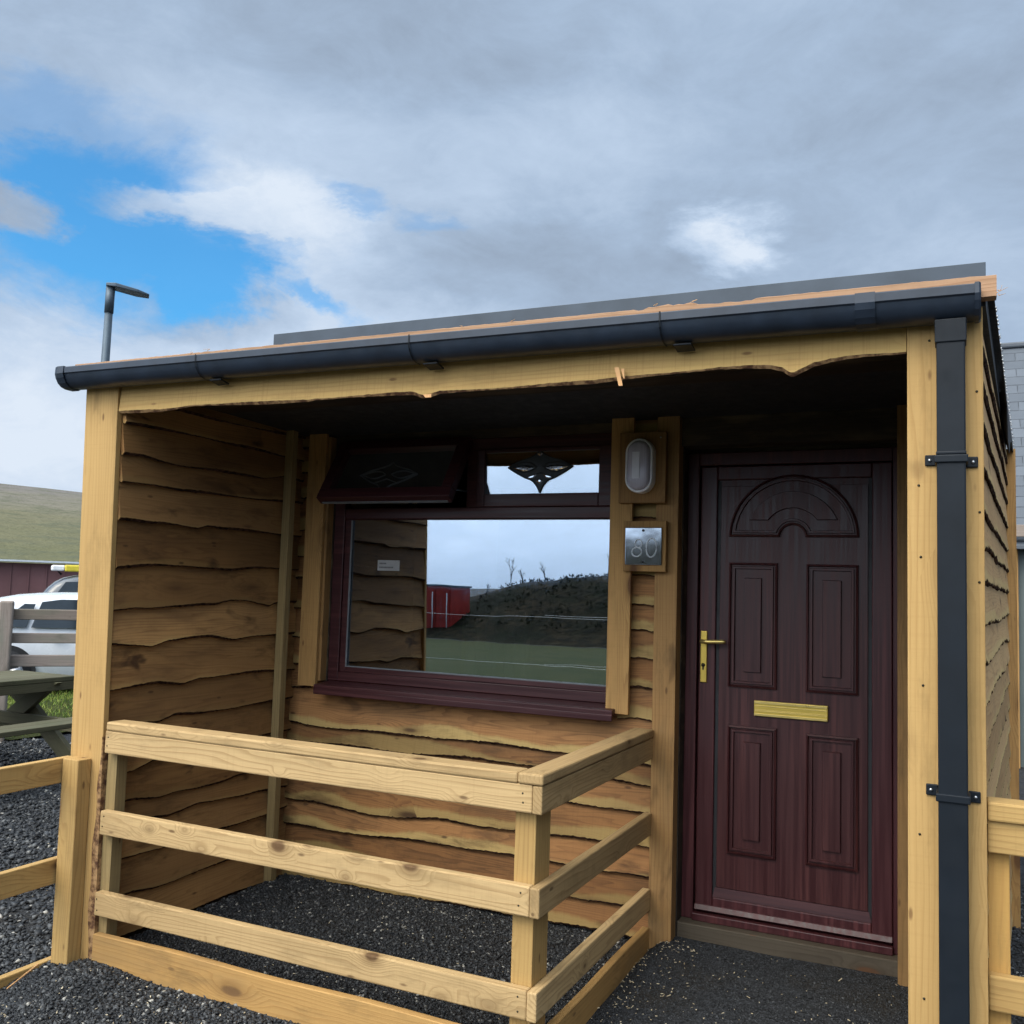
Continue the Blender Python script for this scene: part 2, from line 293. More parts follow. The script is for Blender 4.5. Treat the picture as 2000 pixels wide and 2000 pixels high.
rp = g.n('ShaderNodeValToRGB'); g.put(rp.inputs[0], tone); e = rp.color_ramp
e.elements[0].color = (.012, .013, .014, 1); e.elements[1].color = (.42, .40, .35, 1); e.elements[1].position = 1
for p_, c_ in ((.5, (.024, .026, .029)), (.84, (.056, .060, .065)), (.965, (.12, .122, .12))):
    q = e.elements.new(p_); q.color = (*c_, 1)
g.col(rp.outputs[0]); M['stone'] = g.m
g = G('gravel_and_soil', .9, 0, .3); tcn = g.n('ShaderNodeTexCoord').outputs['Object']
vo = g.n('ShaderNodeTexVoronoi'); g.put(vo.inputs['Vector'], tcn); vo.inputs['Scale'].default_value = 75
sc_ = g.n('ShaderNodeSeparateColor'); g.put(sc_.inputs[0], vo.outputs['Color'])
c = g.mix(sc_.outputs[0], (.012, .013, .015), (.045, .048, .054))
c = g.mix(g.math('MULTIPLY', g.range(g.noise(tcn, 2.2, 5, .6), .5, .68), .6), c, (.030, .024, .016))
g.col(c); g.bump(vo.outputs['Distance'], .9, .012); M['gravelbase'] = g.m
g = G('moor_grass_hill', .95, 0, .1); tcn = g.n('ShaderNodeTexCoord').outputs['Object']; sx = g.n('ShaderNodeSeparateXYZ'); g.put(sx.inputs[0], tcn)
nz = g.noise(g.map(tcn, (.012, .012, .05)), 1., 6, .62)
hh = g.math('ADD', g.math('MULTIPLY', sx.outputs[2], .034), g.math('MULTIPLY', g.math('SUBTRACT', nz, .5), .9))
rp = g.n('ShaderNodeValToRGB'); g.put(rp.inputs[0], hh); e = rp.color_ramp
e.elements[0].color = (.125, .125, .065, 1); e.elements[0].position = .1; e.elements[1].color = (.175, .16, .145, 1); e.elements[1].position = .85
q = e.elements.new(.38); q.color = (.155, .145, .09, 1); q = e.elements.new(.6); q.color = (.18, .165, .125, 1)
fn = g.noise(g.map(tcn, (.12, .12, .6)), 1., 5, .7)
g.col(g.mix(g.range(fn, .45, .7), rp.outputs[0], (.105, .11, .07))); g.bump(fn, .8, 2.); M['hill'] = g.m
g = G('lush_grass_ground', .95, 0, .15); tcn = g.n('ShaderNodeTexCoord').outputs['Object']
nz = g.noise(tcn, .9, 6, .65); n2 = g.noise(tcn, 30, 4, .6)
g.col(g.mix(n2, g.mix(g.range(nz, .35, .65), (.022, .038, .006), (.062, .062, .016)), (.035, .045, .010))); g.bump(n2, .8, .03); M['grassbase'] = g.m
g = G('grass_blades', .7, 0, .3); tone = g.attr('tone').outputs['Fac']; g.col(g.mix(tone, (.06, .14, .012), (.27, .30, .06))); M['grassblade'] = g.m
g = G('scrub_bank', .95, 0, .1); tcn = g.n('ShaderNodeTexCoord').outputs['Object']
nz = g.noise(tcn, .35, 7, .65); n2 = g.noise(tcn, 2.5, 5, .7)
g.col(g.mix(g.range(n2, .4, .65), g.mix(g.range(nz, .4, .6), (.014, .018, .008), (.052, .038, .020)), (.012, .013, .008))); g.bump(n2, 1., .4); M['bank'] = g.m
M['asphalt'] = simple('grey_car_park_asphalt', (.10, .105, .11), .9, var=.2, vs=8., bump=.3, bs=90)
g = G('scrub_leaves', .9, 0, .1); tone = g.attr('tone').outputs['Fac']; g.col(g.mix(tone, (.018, .022, .010), (.045, .038, .020))); M['scrub'] = g.m
M['twig'] = simple('dark_twig', (.03, .025, .018), .9)

# ------------------------------------------------------------------ mesh builder
class MB:
    def __init__(s): s.v = []; s.f = []; s.c = []; s.t = []; s.e = []; s.m = []; s.sm = []
    def add(s, verts, faces, gco=None, tone=.5, edge=None, mat=0, smooth=False):
        b0 = len(s.v); s.v += [tuple(q) for q in verts]
        off = (rnd.uniform(0, 50), rnd.uniform(0, 50), rnd.uniform(0, 50))
        gco = gco or verts
        s.c += [(q[0]+off[0], q[1]+off[1], q[2]+off[2]) for q in gco]
        s.t += [tone]*len(verts); s.e += list(edge) if edge else [1.]*len(verts)
        for i, f in enumerate(faces):
            s.f.append(tuple(b0+j for j in f)); s.m.append(mat[i] if isinstance(mat, list) else mat); s.sm.append(smooth)
        return b0
    def box(s, x0, x1, y0, y1, z0, z1, axis=0, tone=None, fn=None, mat=0, seg=1):
        tone = rnd.random() if tone is None else tone
        lo = [x0, y0, z0]; hi = [x1, y1, z1]; L_ = [lo[axis]+(hi[axis]-lo[axis])*i/seg for i in range(seg+1)]
        o = [i for i in range(3) if i != axis]; V_ = []; Gc = []
        for a in L_:
            for p, q in ((0, 0), (1, 0), (1, 1), (0, 1)):
                v = [0, 0, 0]; v[axis] = a; v[o[0]] = (lo, hi)[p][o[0]]; v[o[1]] = (lo, hi)[q][o[1]]
                Gc.append((v[axis], v[o[0]], v[o[1]])); V_.append(tuple(fn(*v)) if fn else tuple(v))
        F_ = [(0, 1, 2, 3), tuple(4*seg+i for i in (3, 2, 1, 0))]
        for k in range(seg):
            for i in range(4): F_.append((4*k+i, 4*k+4+i, 4*k+4+(i+1) % 4, 4*k+(i+1) % 4))
        if axis != 1: F_ = [tuple(reversed(f)) for f in F_]
        s.add(V_, F_, Gc, tone, mat=mat)
    def prism(s, poly, fn, d0, d1, mat=0, axis_swap=False, tone=.5):   # poly of (a,b); fn(a,b,d)->xyz
        n = len(poly); V_ = [fn(a, b, d0) for a, b in poly]+[fn(a, b, d1) for a, b in poly]
        Gc = [((b, a, d) if axis_swap else (a, b, d)) for d in (d0, d1) for a, b in poly]
        F_ = [tuple(range(n)), tuple(range(2*n-1, n-1, -1))]+[(i, n+i, n+(i+1) % n, (i+1) % n) for i in range(n)]
        s.add(V_, F_, Gc, tone, mat=mat)
    def tube(s, pts, r, n=8, closed=False, caps=True, mat=0, smooth=True, flat=1., up_=Vector((0, 0, 1))):
        P = [Vector(p) for p in pts]; m_ = len(P); V_ = []
        for i, p in enumerate(P):
            a = P[(i-1) % m_] if (closed or i) else P[i]; c = P[(i+1) % m_] if (closed or i < m_-1) else P[i]
            d = (c-a).normalized(); u = d.cross(up_)
            if u.length < 1e-3: u = d.cross(Vector((1, 0, 0)))
            u.normalize(); w_ = u.cross(d); rr = r[i] if isinstance(r, (list, tuple)) else r
            for k in range(n):
                t_ = 2*math.pi*k/n; V_.append(tuple(p+u*math.cos(t_)*rr+w_*math.sin(t_)*rr*flat))
        F_ = []
        for i in range(m_ if closed else m_-1):
            j = (i+1) % m_
            for k in range(n): F_.append((i*n+k, i*n+(k+1) % n, j*n+(k+1) % n, j*n+k))
        if caps and not closed: F_ += [tuple(range(n-1, -1, -1)), tuple((m_-1)*n+k for k in range(n))]
        s.add(V_, F_, None, .5, mat=mat, smooth=smooth)
    def loops(s, L_, fill=True, mat=0, closed_fill=True, smooth=False):     # list of equal-length vertex loops
        n = len(L_[0]); V_ = [p for l in L_ for p in l]; F_ = []
        for k in range(len(L_)-1):
            for i in range(n): F_.append((k*n+i, k*n+(i+1) % n, (k+1)*n+(i+1) % n, (k+1)*n+i))
        if fill: F_.append(tuple((len(L_)-1)*n+i for i in range(n)))
        s.add(V_, F_, None, .5, mat=mat, smooth=smooth)
    def build(s, name, mats, parent=None, bevel=0., seg=2, subsurf=0):
        me = bpy.data.meshes.new(name); me.from_pydata(s.v, [], s.f)
        if not isinstance(mats, (list, tuple)): mats = [mats]
        for q in mats: me.materials.append(M[q] if isinstance(q, str) else q)
        me.polygons.foreach_set('material_index', s.m); me.polygons.foreach_set('use_smooth', s.sm)
        a = me.attributes.new('gco', 'FLOAT_VECTOR', 'POINT'); a.data.foreach_set('vector', np.array(s.c, dtype=np.float32).ravel())
        a = me.attributes.new('tone', 'FLOAT', 'POINT'); a.data.foreach_set('value', np.array(s.t, dtype=np.float32))
        a = me.attributes.new('edge', 'FLOAT', 'POINT'); a.data.foreach_set('value', np.array(s.e, dtype=np.float32))
        me.update()
        o = bpy.data.objects.new(name, me); COL.objects.link(o)
        if parent: o.parent = parent; o.matrix_parent_inverse = Matrix.Translation(-(parent_world(parent)))
        if bevel:
            b_ = o.modifiers.new('bevel', 'BEVEL'); b_.width = bevel; b_.segments = seg; b_.limit_method = 'ANGLE'; b_.angle_limit = R(40); b_.harden_normals = False
        if subsurf:
            b_ = o.modifiers.new('subd', 'SUBSURF'); b_.levels = subsurf; b_.render_levels = subsurf
        return o
PW = {}
def parent_world(p):
    return PW.get(p.name, Vector((0, 0, 0)))
def thing(name, label, cat, loc=(0, 0, 0), group=None):
    o = bpy.data.objects.new(name, None); COL.objects.link(o); o.location = loc; o['label'] = label; o['category'] = cat
    if group: o['group'] = group
    PW[o.name] = Vector(loc); o.empty_display_size = .1; return o
def tag(o, label, cat, group=None):
    o['label'] = label; o['category'] = cat
    if group: o['group'] = group
    return o
def struct(o, kind='structure'): o['kind'] = kind; return o
def part(name, mat, parent, *boxes, bevel=0., axis=0, **k):
    mb = MB()
    for bx in boxes: mb.box(*bx, axis=axis, **k)
    return mb.build(name, mat, parent, bevel)

# ------------------------------------------------------------------ ground
def sstep(a, b, x): t = np.clip((x-a)/(b-a), 0, 1); return t*t*(3-2*t)
def vn(x, y, f, seed):   # cheap smooth noise
    r_ = np.random.default_rng(seed); o = np.zeros_like(x, dtype=float)
    for k in range(6):
        a, p_, q_ = r_.uniform(0, 6.28), r_.uniform(0, 6.28), r_.uniform(.6, 1.5)
        o += np.sin((x*math.cos(a)+y*math.sin(a))*f*q_+p_)
    return o/6
def gh(x, y):
    x = np.asarray(x, float); y = np.asarray(y, float)
    z = np.full(np.broadcast(x, y).shape, -.145)
    porch = sstep(.16, .2, x)*(1-sstep(2.2, 2.26, x))*sstep(-.02, .05, y)*(1-sstep(1.6, 1.7, y))
    z = z + porch*.045
    door = sstep(2.2, 2.34, x)*(1-sstep(3.5, 3.7, x))*sstep(-.5, 1.25, y)*(1-sstep(1.6, 1.7, y))
    z = z + door*.088
    mound = np.exp(-((x-.30)/.22)**2-((y+.12)/.17)**2)*.035; z = z+mound
    z = z-np.exp(-((x-.02)/.22)**2-((y+.5)/.33)**2)*.06
    z = z + vn(x, y, 7, 1)*.006+vn(x, y, 22, 2)*.003
    # lower car park to the left, falling ground behind the photographer
    z = z - sstep(-6.5, -8.5, x)*.08*0 - (1-sstep(-7.8, -6.8, x))*.10
    z = z - sstep(4, 40, -y)*.55
    return z
def grid_axis(a, b, step, far):
    c = list(np.arange(a, b+1e-6, step)); s_ = step; lo = a; hi = b
    L1, L2 = [], []
    while lo > -far: s_ *= 1.35; lo -= s_; L1.append(lo)
    s_ = step
    while hi < far: s_ *= 1.35; hi += s_; L2.append(hi)
    return np.array(L1[::-1]+c+L2)
def sheet(name, xs, ys, hf, mat, smooth=True):
    Xg, Yg = np.meshgrid(xs, ys); Zg = hf(Xg, Yg); n, m_ = len(xs), len(ys)
    v = np.stack([Xg.ravel(), Yg.ravel(), Zg.ravel()], 1); idx = np.arange(n*m_).reshape(m_, n)
    f = np.stack([idx[:-1, :-1].ravel(), idx[:-1, 1:].ravel(), idx[1:, 1:].ravel(), idx[1:, :-1].ravel()], 1)
    me = bpy.data.meshes.new(name); me.from_pydata(v.tolist(), [], f.tolist()); me.polygons.foreach_set('use_smooth', [smooth]*len(f)); me.materials.append(M[mat])
    o = bpy.data.objects.new(name, me); COL.objects.link(o); return o
struct(sheet('ground', grid_axis(-3.4, 4.4, .04, 1500), grid_axis(-1.6, 3.2, .04, 1500), gh, 'gravelbase'))
# grass field beyond the picnic table, and on the slope behind the photographer
def gz(x, y): return gh(x, y)+.03+vn(x, y, 1.5, 5)*.01
struct(sheet('grass_field', np.linspace(-13.5, -4.75, 60), np.linspace(3.35, 9.4, 50), gz, 'grassbase'))
struct(sheet('lawn', np.linspace(-26, 18, 80), np.linspace(-27, -6, 40), gz, 'grassbase'))
struct(sheet('car_park', np.linspace(-60, -13.6, 50), np.linspace(6, 40, 40), lambda x, y: gh(x, y)+.012, 'asphalt'))

def stones(name, pts, size, tone, flat=.6):
    n = len(pts); base = np.array([(1, 0, 0), (0, 1, 0), (-1, 0, 0), (0, -1, 0), (0, 0, 1), (0, 0, -1)], float)
    v = np.repeat(base[None], n, 0)*nr.uniform(.65, 1.35, (n, 6, 1)); v = v+nr.normal(0, .12, (n, 6, 3))
    v *= size[:, None, None]; v[:, :, 2] *= flat; v[:, :, 0] *= nr.uniform(.8, 1.5, (n, 1))
    a = nr.uniform(0, 6.28, n); t = nr.normal(0, .45, n); t2 = nr.normal(0, .45, n)
    def rot(v, i, j, an):
        c_, s_ = np.cos(an)[:, None], np.sin(an)[:, None]; p, q = v[:, :, i].copy(), v[:, :, j].copy(); v[:, :, i] = p*c_-q*s_; v[:, :, j] = p*s_+q*c_
    rot(v, 0, 2, t); rot(v, 1, 2, t2); rot(v, 0, 1, a); v += pts[:, None, :]
    F = np.array([(0, 1, 4), (1, 2, 4), (2, 3, 4), (3, 0, 4), (1, 0, 5), (2, 1, 5), (3, 2, 5), (0, 3, 5)])
    f = (F[None]+np.arange(n)[:, None, None]*6).reshape(-1, 3)
    me = bpy.data.meshes.new(name); me.vertices.add(n*6); me.vertices.foreach_set('co', v.astype(np.float32).ravel())
    me.loops.add(len(f)*3); me.loops.foreach_set('vertex_index', f.ravel().astype(np.int32)); me.polygons.add(len(f))
    me.polygons.foreach_set('loop_start', np.arange(0, len(f)*3, 3, dtype=np.int32)); me.polygons.foreach_set('loop_total', np.full(len(f), 3, dtype=np.int32))
    at = me.attributes.new('tone', 'FLOAT', 'POINT'); at.data.foreach_set('value', np.repeat(tone, 6).astype(np.float32)); me.update(calc_edges=True); me.materials.append(M['stone'])
    o = bpy.data.objects.new(name, me); COL.objects.link(o); struct(o, 'stuff'); return o
def region(x0, x1, y0, y1, n, smin, smax, lift=.3):
    p = np.stack([nr.uniform(x0, x1, n), nr.uniform(y0, y1, n)], 1); s_ = smin+(smax-smin)*nr.random(n)**2.2
    z = gh(p[:, 0], p[:, 1])+s_*nr.uniform(-.1, .55, n); return np.column_stack([p, z]), s_
A = [region(.0, 2.75, -1.1, -.0, 36000, .0040, .0125), region(-.6, .35, -1.1, .1, 12000, .0045, .0135), region(.2, 2.22, 0., 1.36, 42000, .0032, .0105), region(-3.6, -.02, -.6, 3.2, 34000, .007, .021), region(3.6, 4.3, -.2, 3.4, 9000, .005, .013), region(-6.5, -3.0, 1.0, 3.6, 16000, .010, .028)]
pts = np.concatenate([a[0] for a in A]); sz = np.concatenate([a[1] for a in A])
tn_ = nr.random(len(pts))**1.1; stones('slate_gravel', pts, sz, tn_)
A = [region(2.2, 3.45, -.3, 1.33, 42000, .0014, .0042), region(2.2, 3.45, -.3, 1.33, 2200, .004, .008)]
pts = np.concatenate([a[0] for a in A]); sz = np.concatenate([a[1] for a in A]); stones('path_grit', pts, sz, nr.random(len(pts))*.9, .7)
# pale wood chips and shavings trodden into the gravel
def chips(name, N_, boxes, label=None):
    mb = MB()
    for _ in range(N_):
        x0, x1, y0, y1, wgt = rnd.choices(boxes, [b_[4] for b_ in boxes])[0]
        x, y = rnd.uniform(x0, x1), rnd.uniform(y0, y1); z = float(gh(x, y))+rnd.uniform(.006, .014)
        l, wd, th = rnd.uniform(.0012, .0052)*(1.8 if rnd.random() < .06 else 1), rnd.uniform(.001, .0028), .0008; a = rnd.uniform(0, 6.28); ti = rnd.gauss(0, .35)
        V_ = []
        for dz in (-th, th):
            for p, q in ((-l, -wd), (l, -wd*.4), (l, wd*.6), (-l, wd)):
                V_.append((x+p*math.cos(a)-q*math.sin(a), y+p*math.sin(a)+q*math.cos(a), z+dz+p*math.tan(ti)*.6))
        mb.add(V_, [(3, 2, 1, 0), (4, 5, 6, 7), (0, 1, 5, 4), (1, 2, 6, 5), (2, 3, 7, 6), (3, 0, 4, 7)], None, rnd.random())
    return struct(mb.build(name, 'splintpale'), 'stuff')
M['splintpale'] = wood('pale_wood_chips', (.56, .48, .33), (.40, .30, .17), knots=0, tonek=.7)
chips('wood_shavings', 760, [(.2, 2.3, -.8, -.05, 3), (2.22, 2.5, .2, 1.25, 3), (2.3, 3.4, 0, 1.3, 3), (.3, 2.2, .1, 1.3, 1.6), (-1.5, 0, 0, 2, .8)])

# grass blades
mb = MB(); nb = 9000
for _ in range(nb):
    x, y = rnd.uniform(-9.5, -4.85), rnd.uniform(3.45, 8.6); z = float(gz(np.array(x), np.array(y)))
    h = rnd.uniform(.02, .075); a = rnd.uniform(0, 6.28); ww = .006; le = rnd.gauss(0, .03), rnd.gauss(0, .03)
    mb.add([(x-ww*math.cos(a), y-ww*math.sin(a), z-.005), (x+ww*math.cos(a), y+ww*math.sin(a), z-.005), (x+le[0], y+le[1], z+h)], [(0, 1, 2)], None, rnd.random())
struct(mb.build('grass', 'grassblade'), 'stuff')

# far hill: ridge profile in azimuth seen from the site, real mound 300-650 m away
def hillz(x, y):
    dx, dy = x-3.5, y+3.0; az_ = np.degrees(np.arctan2(dx, dy)); d = np.hypot(dx, dy)
    prof = np.interp(az_, [-120, -90, -75, -62, -55, -51.5, -48, -44, -38, -30, -20, 0, 30], [5, 10, 20, 34, 38.6, 37.5, 36, 33, 26, 18, 12, 8, 5])
    t = sstep(55, 420, d); z = (prof*.885+vn(x, y, .02, 9)*.8)*t*(1-.35*sstep(430, 900, d)); return z-.6+vn(x, y, .05, 12)*.25*t
th = np.radians(np.linspace(-118, 25, 150)); rr_ = np.concatenate([np.linspace(52, 440, 60), np.linspace(460, 1000, 12)])
T_, R_ = np.meshgrid(th, rr_); Xh = 3.5+np.sin(T_)*R_; Yh = -3+np.cos(T_)*R_; Zh = hillz(Xh, Yh)
idx = np.arange(Xh.size).reshape(Xh.shape)
f = np.stack([idx[:-1, :-1].ravel(), idx[1:, :-1].ravel(), idx[1:, 1:].ravel(), idx[:-1, 1:].ravel()], 1)
me = bpy.data.meshes.new('hill'); me.from_pydata(np.stack([Xh.ravel(), Yh.ravel(), Zh.ravel()], 1).tolist(), [], f.tolist()); me.polygons.foreach_set('use_smooth', [True]*len(f)); me.materials.append(M['hill'])
o = bpy.data.objects.new('hill', me); COL.objects.link(o); struct(o)

# scrub bank behind the photographer (seen mirrored in the window)
def bankz(x, y):
    top = np.interp(x, [-30, -19.5, -18.3, -16.5, -14.5, -10.8, -5, 5, 25], [-.9, .2, .85, 1.35, 1.85, 2.2, 2.9, 3.8, 4.5])
    t = sstep(-27, -35, y)*(1-.4*sstep(-37, -60, y)); return -.75+(top+.75)*t+vn(x, y, 1.3, 21)*.10*t+vn(x, y, 4., 22)*.05*t
struct(sheet('scrub_bank', np.linspace(-30, 30, 160), np.linspace(-60, -26, 90), bankz, 'bank'))

# ------------------------------------------------------------------ waney board
def edge_fn(pts, rough=.003, seed=0, wob=.004):
    xs = [p[0] for p in pts]; zs = [p[1] for p in pts]; r_ = random.Random(seed); ph = [(r_.uniform(0, 6.28), r_.uniform(6, 30), r_.uniform(.3, 1)) for _ in range(5)]
    def f(s_):
        z = float(np.interp(s_, xs, zs)); z += sum(a*math.sin(k*s_+p) for p, k, a in ph)/5*wob; z += r_.gauss(0, rough*.5); return z
    return f
def waney(mb, s0, s1, ef, top, place, base, thick=.022, proud=.026, step=.012, tone=None, matf=0, matb=1, bark=.010, bias=0.):
    n = max(2, int(abs(s1-s0)/step)); tone = min(1, max(0, (rnd.random() if tone is None else tone)+bias)); V_, Gc, E_ = [], [], []
    rows = 7
    for i in range(n+1):
        s_ = s0+(s1-s0)*i/n; e = ef(s_); tp = top(s_) if callable(top) else top
        tp = max(tp, e+.03); H = tp-e; bk = bark*(1+.5*math.sin(s_*9+tone*9))
        def nz(z): return base+.012+proud*(1-min(1, max(0, (z-e)/max(H, .05))))
        prof = [(e+.010, base), (e-.001, nz(e)-bk*.7), (e+bk*.8, nz(e)), (e+.030+bk*.5, nz(e+.03)), (min(e+.075, tp-.004), nz(min(e+.075, tp))), (tp, nz(tp)), (tp, base)]
        for z, dn in prof:
            V_.append(tuple(place(s_, z, dn))); Gc.append((s_, z*1.0, dn)); E_.append(z-e)
    F_, Mt = [], []
    for i in range(n):
        for k in range(rows-1):
            F_.append((i*rows+k, i*rows+k+1, (i+1)*rows+k+1, (i+1)*rows+k)); Mt.append(matb if k < 2 else matf)
    F_.append(tuple(range(rows))); Mt.append(matf); F_.append(tuple(n*rows+k for k in range(rows-1, -1, -1))); Mt.append(matf)
    mb.add(V_, F_, Gc, tone, E_, Mt)
def wanewall(s0, s1, edges, zmax, place, base, seedbase, mats, name, parent, bottom=None, tones=None, bark=.010, rough=.003, proud=.026, zmin=-.2, wob=.004, lap=.045):
    mb = MB(); E_ = sorted(edges, key=lambda p: -np.mean([q[1] for q in p])); prev = None
    for i, p in enumerate(E_):
        ef = edge_fn(p, rough, seedbase+i, wob); ef0 = edge_fn(p, 0, seedbase+i, 0)
        pp = prev
        topf = (lambda s_, q=pp: q(s_)+lap) if pp else zmax
        waney(mb, s0, s1, ef, topf, place, base, tone=(tones[i] if tones else None), bark=bark, proud=proud); prev = ef0
    return mb.build(name, mats, parent)

# ------------------------------------------------------------------ the lodge
lodge = thing('timber_lodge', 'timber lodge with waney-edge cladding, open porch, grey gutter and dark red front door', 'lodge', (1.8, .6, -.1))
# left porch wall, inner face seen
LW = [[(0, 2.29), (.6, 2.28), (1.3, 2.30)], [(0, 2.17), (.5, 2.18), (1.3, 2.17)],
 [(0.015, 2.029), (0.142, 2.036), (0.238, 2.028), (0.388, 2.021), (0.602, 2.029), (0.776, 2.03), (0.961, 2.032), (1.157, 2.064), (1.35, 2.05)],
 [(0.017, 1.905), (0.199, 1.912), (0.398, 1.904), (0.668, 1.912), (0.907, 1.916), (1.35, 1.93)],
 [(0.026, 1.737), (0.102, 1.739), (0.213, 1.737), (0.36, 1.741), (0.506, 1.730), (0.57, 1.748), (0.74, 1.744), (0.921, 1.744), (1.35, 1.742)],
 [(0.022, 1.521), (0.137, 1.532), (0.277, 1.545), (0.426, 1.547), (0.586, 1.539), (0.756, 1.536), (0.936, 1.554), (1.35, 1.556)],
 [(0.032, 1.336), (0.152, 1.346), (0.293, 1.349), (0.494, 1.356), (0.656, 1.363), (0.769, 1.383), (0.888, 1.383), (0.976, 1.366), (1.067, 1.352), (1.144, 1.375), (1.35, 1.37)],
 [(0.036, 1.187), (0.165, 1.182), (0.259, 1.168), (0.354, 1.193), (0.506, 1.203), (0.635, 1.202), (0.808, 1.184), (0.965, 1.196), (1.35, 1.198)],
 [(0.044, 0.987), (0.18, 0.997), (0.321, 1.0), (0.472, 0.983), (0.575, 1.004), (0.741, 1.004), (0.918, 1.008), (1.35, 1.001)],
 [(0.051, 0.842), (0.335, 0.821), (0.432, 0.843), (0.589, 0.834), (0.755, 0.833), (0.871, 0.837), (1.35, 0.847)],
 [(0.193, 0.619), (0.256, 0.634), (0.311, 0.647), (1.35, 0.673)],
 [(0.203, 0.491), (0.364, 0.473), (0.461, 0.484), (0.618, 0.472), (0.784, 0.471), (0.899, 0.487), (1.35, 0.493)],
 [(0.201, 0.405), (0.42, 0.375), (0.52, 0.385), (0.624, 0.399), (0.849, 0.384), (1.35, 0.361)],
 [(0.214, 0.242), (0.383, 0.238), (0.895, 0.24), (1.35, 0.253)],
 [(0.227, 0.08), (0.349, 0.065), (0.495, 0.066), (0.65, 0.071), (1.35, 0.069)],
 [(0, -.10), (1.35, -.11)]]
wl = wanewall(.03, 1.33, LW, 2.36, lambda s_, z, d: (d, s_, z), .135, 100, ['clad', 'bark'], 'porch_wall', lodge, bark=.010, proud=.028, rough=.0015)
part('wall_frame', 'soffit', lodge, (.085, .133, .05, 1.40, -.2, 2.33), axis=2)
# outer face of the left wall
wanewall(.03, 2.7, [[(0, 2.2-.15*i), (1, 2.19-.15*i+.01*math.sin(i)), (2.7, 2.2-.15*i)] for i in range(16)], 2.36, lambda s_, z, d: (-d, s_, z), -.085, 300, ['cladside', 'bark'], 'outer_cladding', lodge, proud=.02)
# back wall cladding
BW = [[(.1, .72), (.38, .705), (.8, .709), (1.2, .717), (1.83, .711), (2.3, .690)],
      [(.1, .62), (.96, .619), (1.154, .63), (1.479, .632), (1.7, .630), (2.3, .600)],
      [(.1, .475), (.8, .46), (1.5, .485), (2.3, .478)],
      [(.15, .301), (.352, .303), (.568, .286), (.775, .283), (.926, .29), (1.12, .311), (1.308, .307), (1.5, .310), (2.3, .333)],
      [(.13, .166), (.415, .168), (.73, .172), (1.029, .188), (1.313, .192), (2.3, .193)],
      [(.1, .03), (1.2, .05), (2.3, .045)], [(.1, -.109), (.64, -.102), (1.557, -.085), (2.3, -.08)]]
bwp = lambda s_, z, d: (s_, 1.335-d, z)
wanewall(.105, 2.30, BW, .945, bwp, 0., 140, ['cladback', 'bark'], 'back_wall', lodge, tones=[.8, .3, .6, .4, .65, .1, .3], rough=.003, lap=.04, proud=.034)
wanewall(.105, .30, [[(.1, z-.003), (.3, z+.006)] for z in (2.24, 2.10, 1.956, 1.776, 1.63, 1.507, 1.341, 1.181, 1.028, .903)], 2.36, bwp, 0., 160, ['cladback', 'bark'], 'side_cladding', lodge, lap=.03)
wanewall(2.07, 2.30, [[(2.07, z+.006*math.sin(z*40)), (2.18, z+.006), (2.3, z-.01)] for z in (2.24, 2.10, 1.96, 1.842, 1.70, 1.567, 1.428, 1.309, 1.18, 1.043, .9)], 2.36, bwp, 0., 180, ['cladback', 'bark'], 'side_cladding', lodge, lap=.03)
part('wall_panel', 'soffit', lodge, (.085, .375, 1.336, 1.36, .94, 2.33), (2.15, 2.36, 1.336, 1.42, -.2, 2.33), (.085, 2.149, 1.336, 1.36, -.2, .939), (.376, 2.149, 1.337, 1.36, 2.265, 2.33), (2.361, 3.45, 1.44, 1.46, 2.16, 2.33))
part('lintel_board', 'soffit', lodge, (2.255, 3.46, 1.30, 1.425, 2.18, 2.325))
part('corner_batten', 'batten', lodge, (.172, .222, 1.135, 1.180, -.13, 2.33), axis=2, bevel=.002)
# window trims
def lean(x, y, z): return (x-(z-1.6)*.0, y, z)
part('window_trim', 'trim', lodge, (.235, .352, 1.262, 1.285, .925, 2.33), axis=2, bevel=.002)
part('window_trim', 'trim', lodge, (2.028, 2.138, 1.245, 1.268, .925, 2.33), axis=2, bevel=.002)
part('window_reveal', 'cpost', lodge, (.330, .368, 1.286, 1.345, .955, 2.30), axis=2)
# door posts
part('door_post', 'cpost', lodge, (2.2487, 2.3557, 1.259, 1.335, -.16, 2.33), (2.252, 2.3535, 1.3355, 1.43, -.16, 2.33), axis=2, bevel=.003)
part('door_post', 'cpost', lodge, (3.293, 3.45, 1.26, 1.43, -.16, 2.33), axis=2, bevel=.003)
part('inner_wall', 'soffit', lodge, (3.46, 3.56, .05, 1.43, -.16, 2.33), axis=1)
# front face boards
def lp(x, y, z): t = (z-.75)/(2.26-.75); return (x-.052*t*(1-(x/.192))-.045*t*(x/.192), y, z)
mb = MB(); mb.box(0., .192, 0., .028, -.2, 2.36, axis=2, fn=lp, tone=.6, seg=6); mb.build('corner_board', 'post', lodge, .003)
mb = MB()   # waney strip along the lower inner edge of the left corner board
n = 60; V_ = []; Gc = []
for i in range(n+1):
    z = -.18+i*.98/n; t_ = (z-.75)/1.51; xr = .194-.045*t_*.9; wv = .030+.008*math.sin(z*6+1)+.005*math.sin(z*23)
    if z > .55: wv *= max(.1, (.8-z)/.25)
    for q in ((xr-wv, -.0006), (xr-wv*.5, -.005+rnd.uniform(0, .002)), (xr+.002, -.0015), (xr+.002, .029)): V_.append((q[0], q[1], z))
F_ = []
for i in range(n):
    for k in range(4): F_.append((i*4+k, i*4+(k+1) % 4, i*4+4+(k+1) % 4, i*4+4+k))
mb.add(V_, F_); mb.build('bark_edge', 'bark2', lodge)
